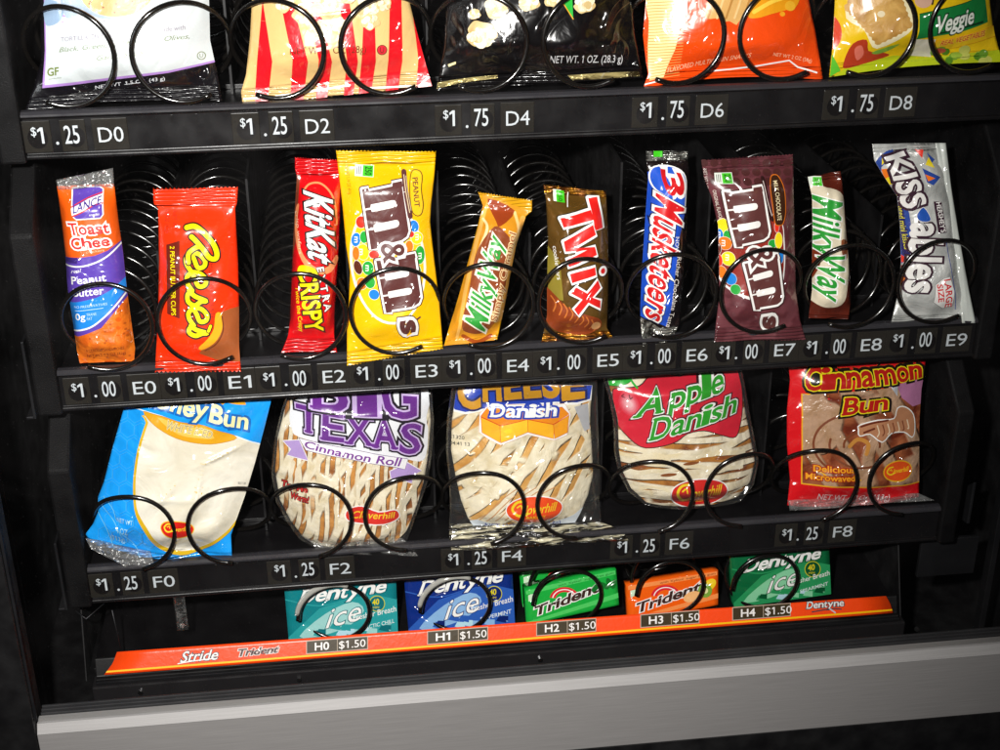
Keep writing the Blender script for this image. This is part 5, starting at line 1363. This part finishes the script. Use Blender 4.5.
def dent(bg, mid, light, sub):
    def d(P, X):
        P.poly([X(.0, .1), X(.3, .55), X(.75, .75), X(1, .6), X(1, 0), X(0, 0)], mid)
        P.poly([X(.1, .1), X(.35, .45), X(.6, .62), X(.7, .45), X(.55, .2), X(.3, .08)], light, smooth=3)
        P.line([X(0, .75), X(.3, .6), X(.6, .7)], 1.2, mid)
        rr = np.random.default_rng(3)
        for i in range(13):
            a, b_ = .22 + .7 * rr.random(), .05 + .2 * rr.random(); r = rr.uniform(.03, .06)
            P.poly([X(a - r, b_), X(a - r * .4, b_ + r * 1.6), X(a + r, b_ + r * 1.2), X(a + r * .9, b_ - r)], [mid, light, M('b8e0ec', .25), bg][i % 4])
        P.text('Dentyne', [X(.11, .66), X(.90, .76), X(.94, .99), X(.17, .9)], WHITE, .05, outs=[(bg, 1.0)], serif=True)
        P.text('ice', [X(.34, .2), X(.66, .3), X(.70, .66), X(.42, .55)], WHITE, .0, outs=[(bg, .8)])
        c = X(.82, .56); P.poly(ell(c[0], c[1], 8, 8), M('d8d020', .3)); P.poly(ell(c[0], c[1], 7.3, 7.3), bg)
        P.text('40', [(c[0] - 4.5, c[1] + 1.5), (c[0] + 2, c[1] + .5), (c[0] + 2, c[1] - 5), (c[0] - 4.5, c[1] - 4)], M('e8d820', .3), .05); P.text('MIN', [(c[0] - 4, c[1] + 5), (c[0] + 2, c[1] + 4.4), (c[0] + 2, c[1] + 2.4), (c[0] - 4, c[1] + 3)], M('e8d820', .3))
        P.text('Fresher Breath', [X(.6, .30), X(.99, .40), X(.99, .50), X(.6, .39)], WHITE, .01)
        P.text(sub, [X(.68, .12), X(.97, .2), X(.97, .27), X(.68, .18)], M('e8f4f4', .3), .01)
    return d


G1 = 'flat boxes of mint gum'
gum('d', (284, 585), (396, 577), (398, 633), (289, 643), .30, 'teal pack of ice mint gum, far left in the gum row', M('0d7f86', .25), draw=dent(M('0a6c74', .25), M('2a9ea0', .25), M('9fd6d2', .25), 'ARCTIC CHILL'))
gum('d', (404, 577), (512, 566), (515, 624), (409, 635), .30, 'dark blue pack of ice mint gum, second in the gum row', M('0c2c7e', .25), draw=dent(M('0a2268', .25), M('2c5cb4', .25), M('8cb8e4', .25), 'PEPPERMINT'))
gum('d', (731, 556), (829, 545), (831, 594), (734, 608), .30, 'dark green pack of ice mint gum, rightmost in the gum row', M('0b6a3c', .25), draw=dent(M('07552e', .25), M('2a9a5c', .25), M('8cd8a8', .25), 'SPEARMINT'))


def tri(bg, lite, dark, ang=False, fruit=False):
    def d(P, X):
        P.poly([X(0, .0), X(1, .2), X(1, .34), X(.0, .08)], lite)
        P.poly([X(.01, .97), X(.99, .97), X(.99, .86), X(.6, .86), X(.01, .86)], lite)
        P.text('with Xylitol  sugar free gum', [X(.36, .88), X(.97, .89), X(.97, .95), X(.36, .94)], dark, 0)
        c = X(.42, .46)
        for r, m in ((15, M('d82030', .3)), (12.6, WHITE), (11.6, M('d82030', .3)), (9.2, bg)): P.poly([(c[0] + r * math.cos(a), c[1] - r * .82 * math.sin(a) - 1) for a in np.linspace(.15, 3.0, 16)], m)
        P.text('Trident', [X(.08, .2), X(.79, .5), X(.82, .78), X(.1, .46)], M('3a2018', .3), .06, outs=[(WHITE, .9)])
        P.poly([X(.03, .66), X(.13, .7), X(.13, .86), X(.03, .84)], M('cfe8c8', .3))
        if fruit:
            a, b_ = X(.9, .62), X(.82, .5)
            P.poly(ell(*a, 8, 5, -40), M('f4d020', .3)); P.poly(ell(b_[0] + 3, b_[1], 7, 7), M('7aa83c', .3)); P.poly(ell(b_[0] + 3, b_[1], 3, 3), M('e6e4a0', .3)); P.poly(ell(b_[0] - 10, b_[1] + 6, 9, 5, -20), M('f4b878', .3))
        else:
            for k in range(5):
                a = X(.76 + .05 * k, .62 + .06 * (k % 2)); P.poly(ell(a[0], a[1], 5, 2.6, -50 + 40 * k), M('0c6a24', .3))
    return d


g1 = M('18a83c', .25)
gum('t', (525, 590), (616, 569), (619, 605), (527, 625), .22, 'bright green gum pack in front, third in the gum row', g1, .30, .26, draw=tri(g1, M('4cc860', .25), M('0c5a20', .3)), group=None)
gum('t', (520, 572), (612, 551), (616, 588), (523, 607), .62, 'second green gum pack tucked right behind the front green one', g1, .30, .26, draw=tri(g1, M('4cc860', .25), M('0c5a20', .3)), group=None)
g2 = M('f2600c', .25)
gum('t', (627, 585), (718, 570), (718, 605), (629, 622), .22, 'orange fruit gum pack between the two green gum packs', g2, .34, .30, draw=tri(g2, M('f8924c', .25), M('7a2408', .3), fruit=True))
# ------------------------------------------------------------------ light and camera
w = bpy.data.worlds.new('World'); SC.world = w; w.use_nodes = True
w.node_tree.nodes['Background'].inputs[0].default_value = (.30, .33, .40, 1); w.node_tree.nodes['Background'].inputs[1].default_value = .03


def lamp(name, kind, loc, target, power, size, col=(1, 1, 1)):
    l = bpy.data.lights.new(name, kind); l.energy = power; l.color = col
    if kind == 'AREA':
        l.shape = 'RECTANGLE'; l.size, l.size_y = size[0] * U, size[1] * U
    else: l.shadow_soft_size = size * U
    o = bpy.data.objects.new(name, l); COL.objects.link(o); o.location = Vector(loc) * U
    o.rotation_euler = (Vector(target) * U - o.location).to_track_quat('-Z', 'Y').to_euler()
    return o


fl = lamp('camera_flash', 'SPOT', (1.6, -13.0, 7.4), (2.9, 0, .7), 74, .24, (1, .97, .94)); fl.data.spot_size = math.radians(74); fl.data.spot_blend = 1
lamp('machine_tube_lamp', 'AREA', (-1.1, -2.6, 5.5), (3.0, .6, .5), 0.6, (.4, 5.5), (.92, .97, 1))

cam = bpy.data.cameras.new('Camera'); co = bpy.data.objects.new('Camera', cam); COL.objects.link(co)
cam.sensor_width = 36; cam.lens = 36 * FPX / 1000; cam.clip_start = .01; cam.clip_end = 50
R = Matrix((CR[0].tolist(), (-CR[1]).tolist(), (-CR[2]).tolist())).transposed()
co.matrix_world = Matrix.Translation(Vector(CC.tolist()) * U) @ R.to_4x4()
SC.camera = co
SC.render.engine = 'CYCLES'; SC.cycles.max_bounces = 8; SC.cycles.transparent_max_bounces = 16; SC.cycles.use_denoising = True
SC.cycles.sample_clamp_indirect = 4
SC.view_settings.view_transform = 'Standard'; SC.view_settings.look = 'None'; SC.view_settings.exposure = .2; SC.view_settings.gamma = 1
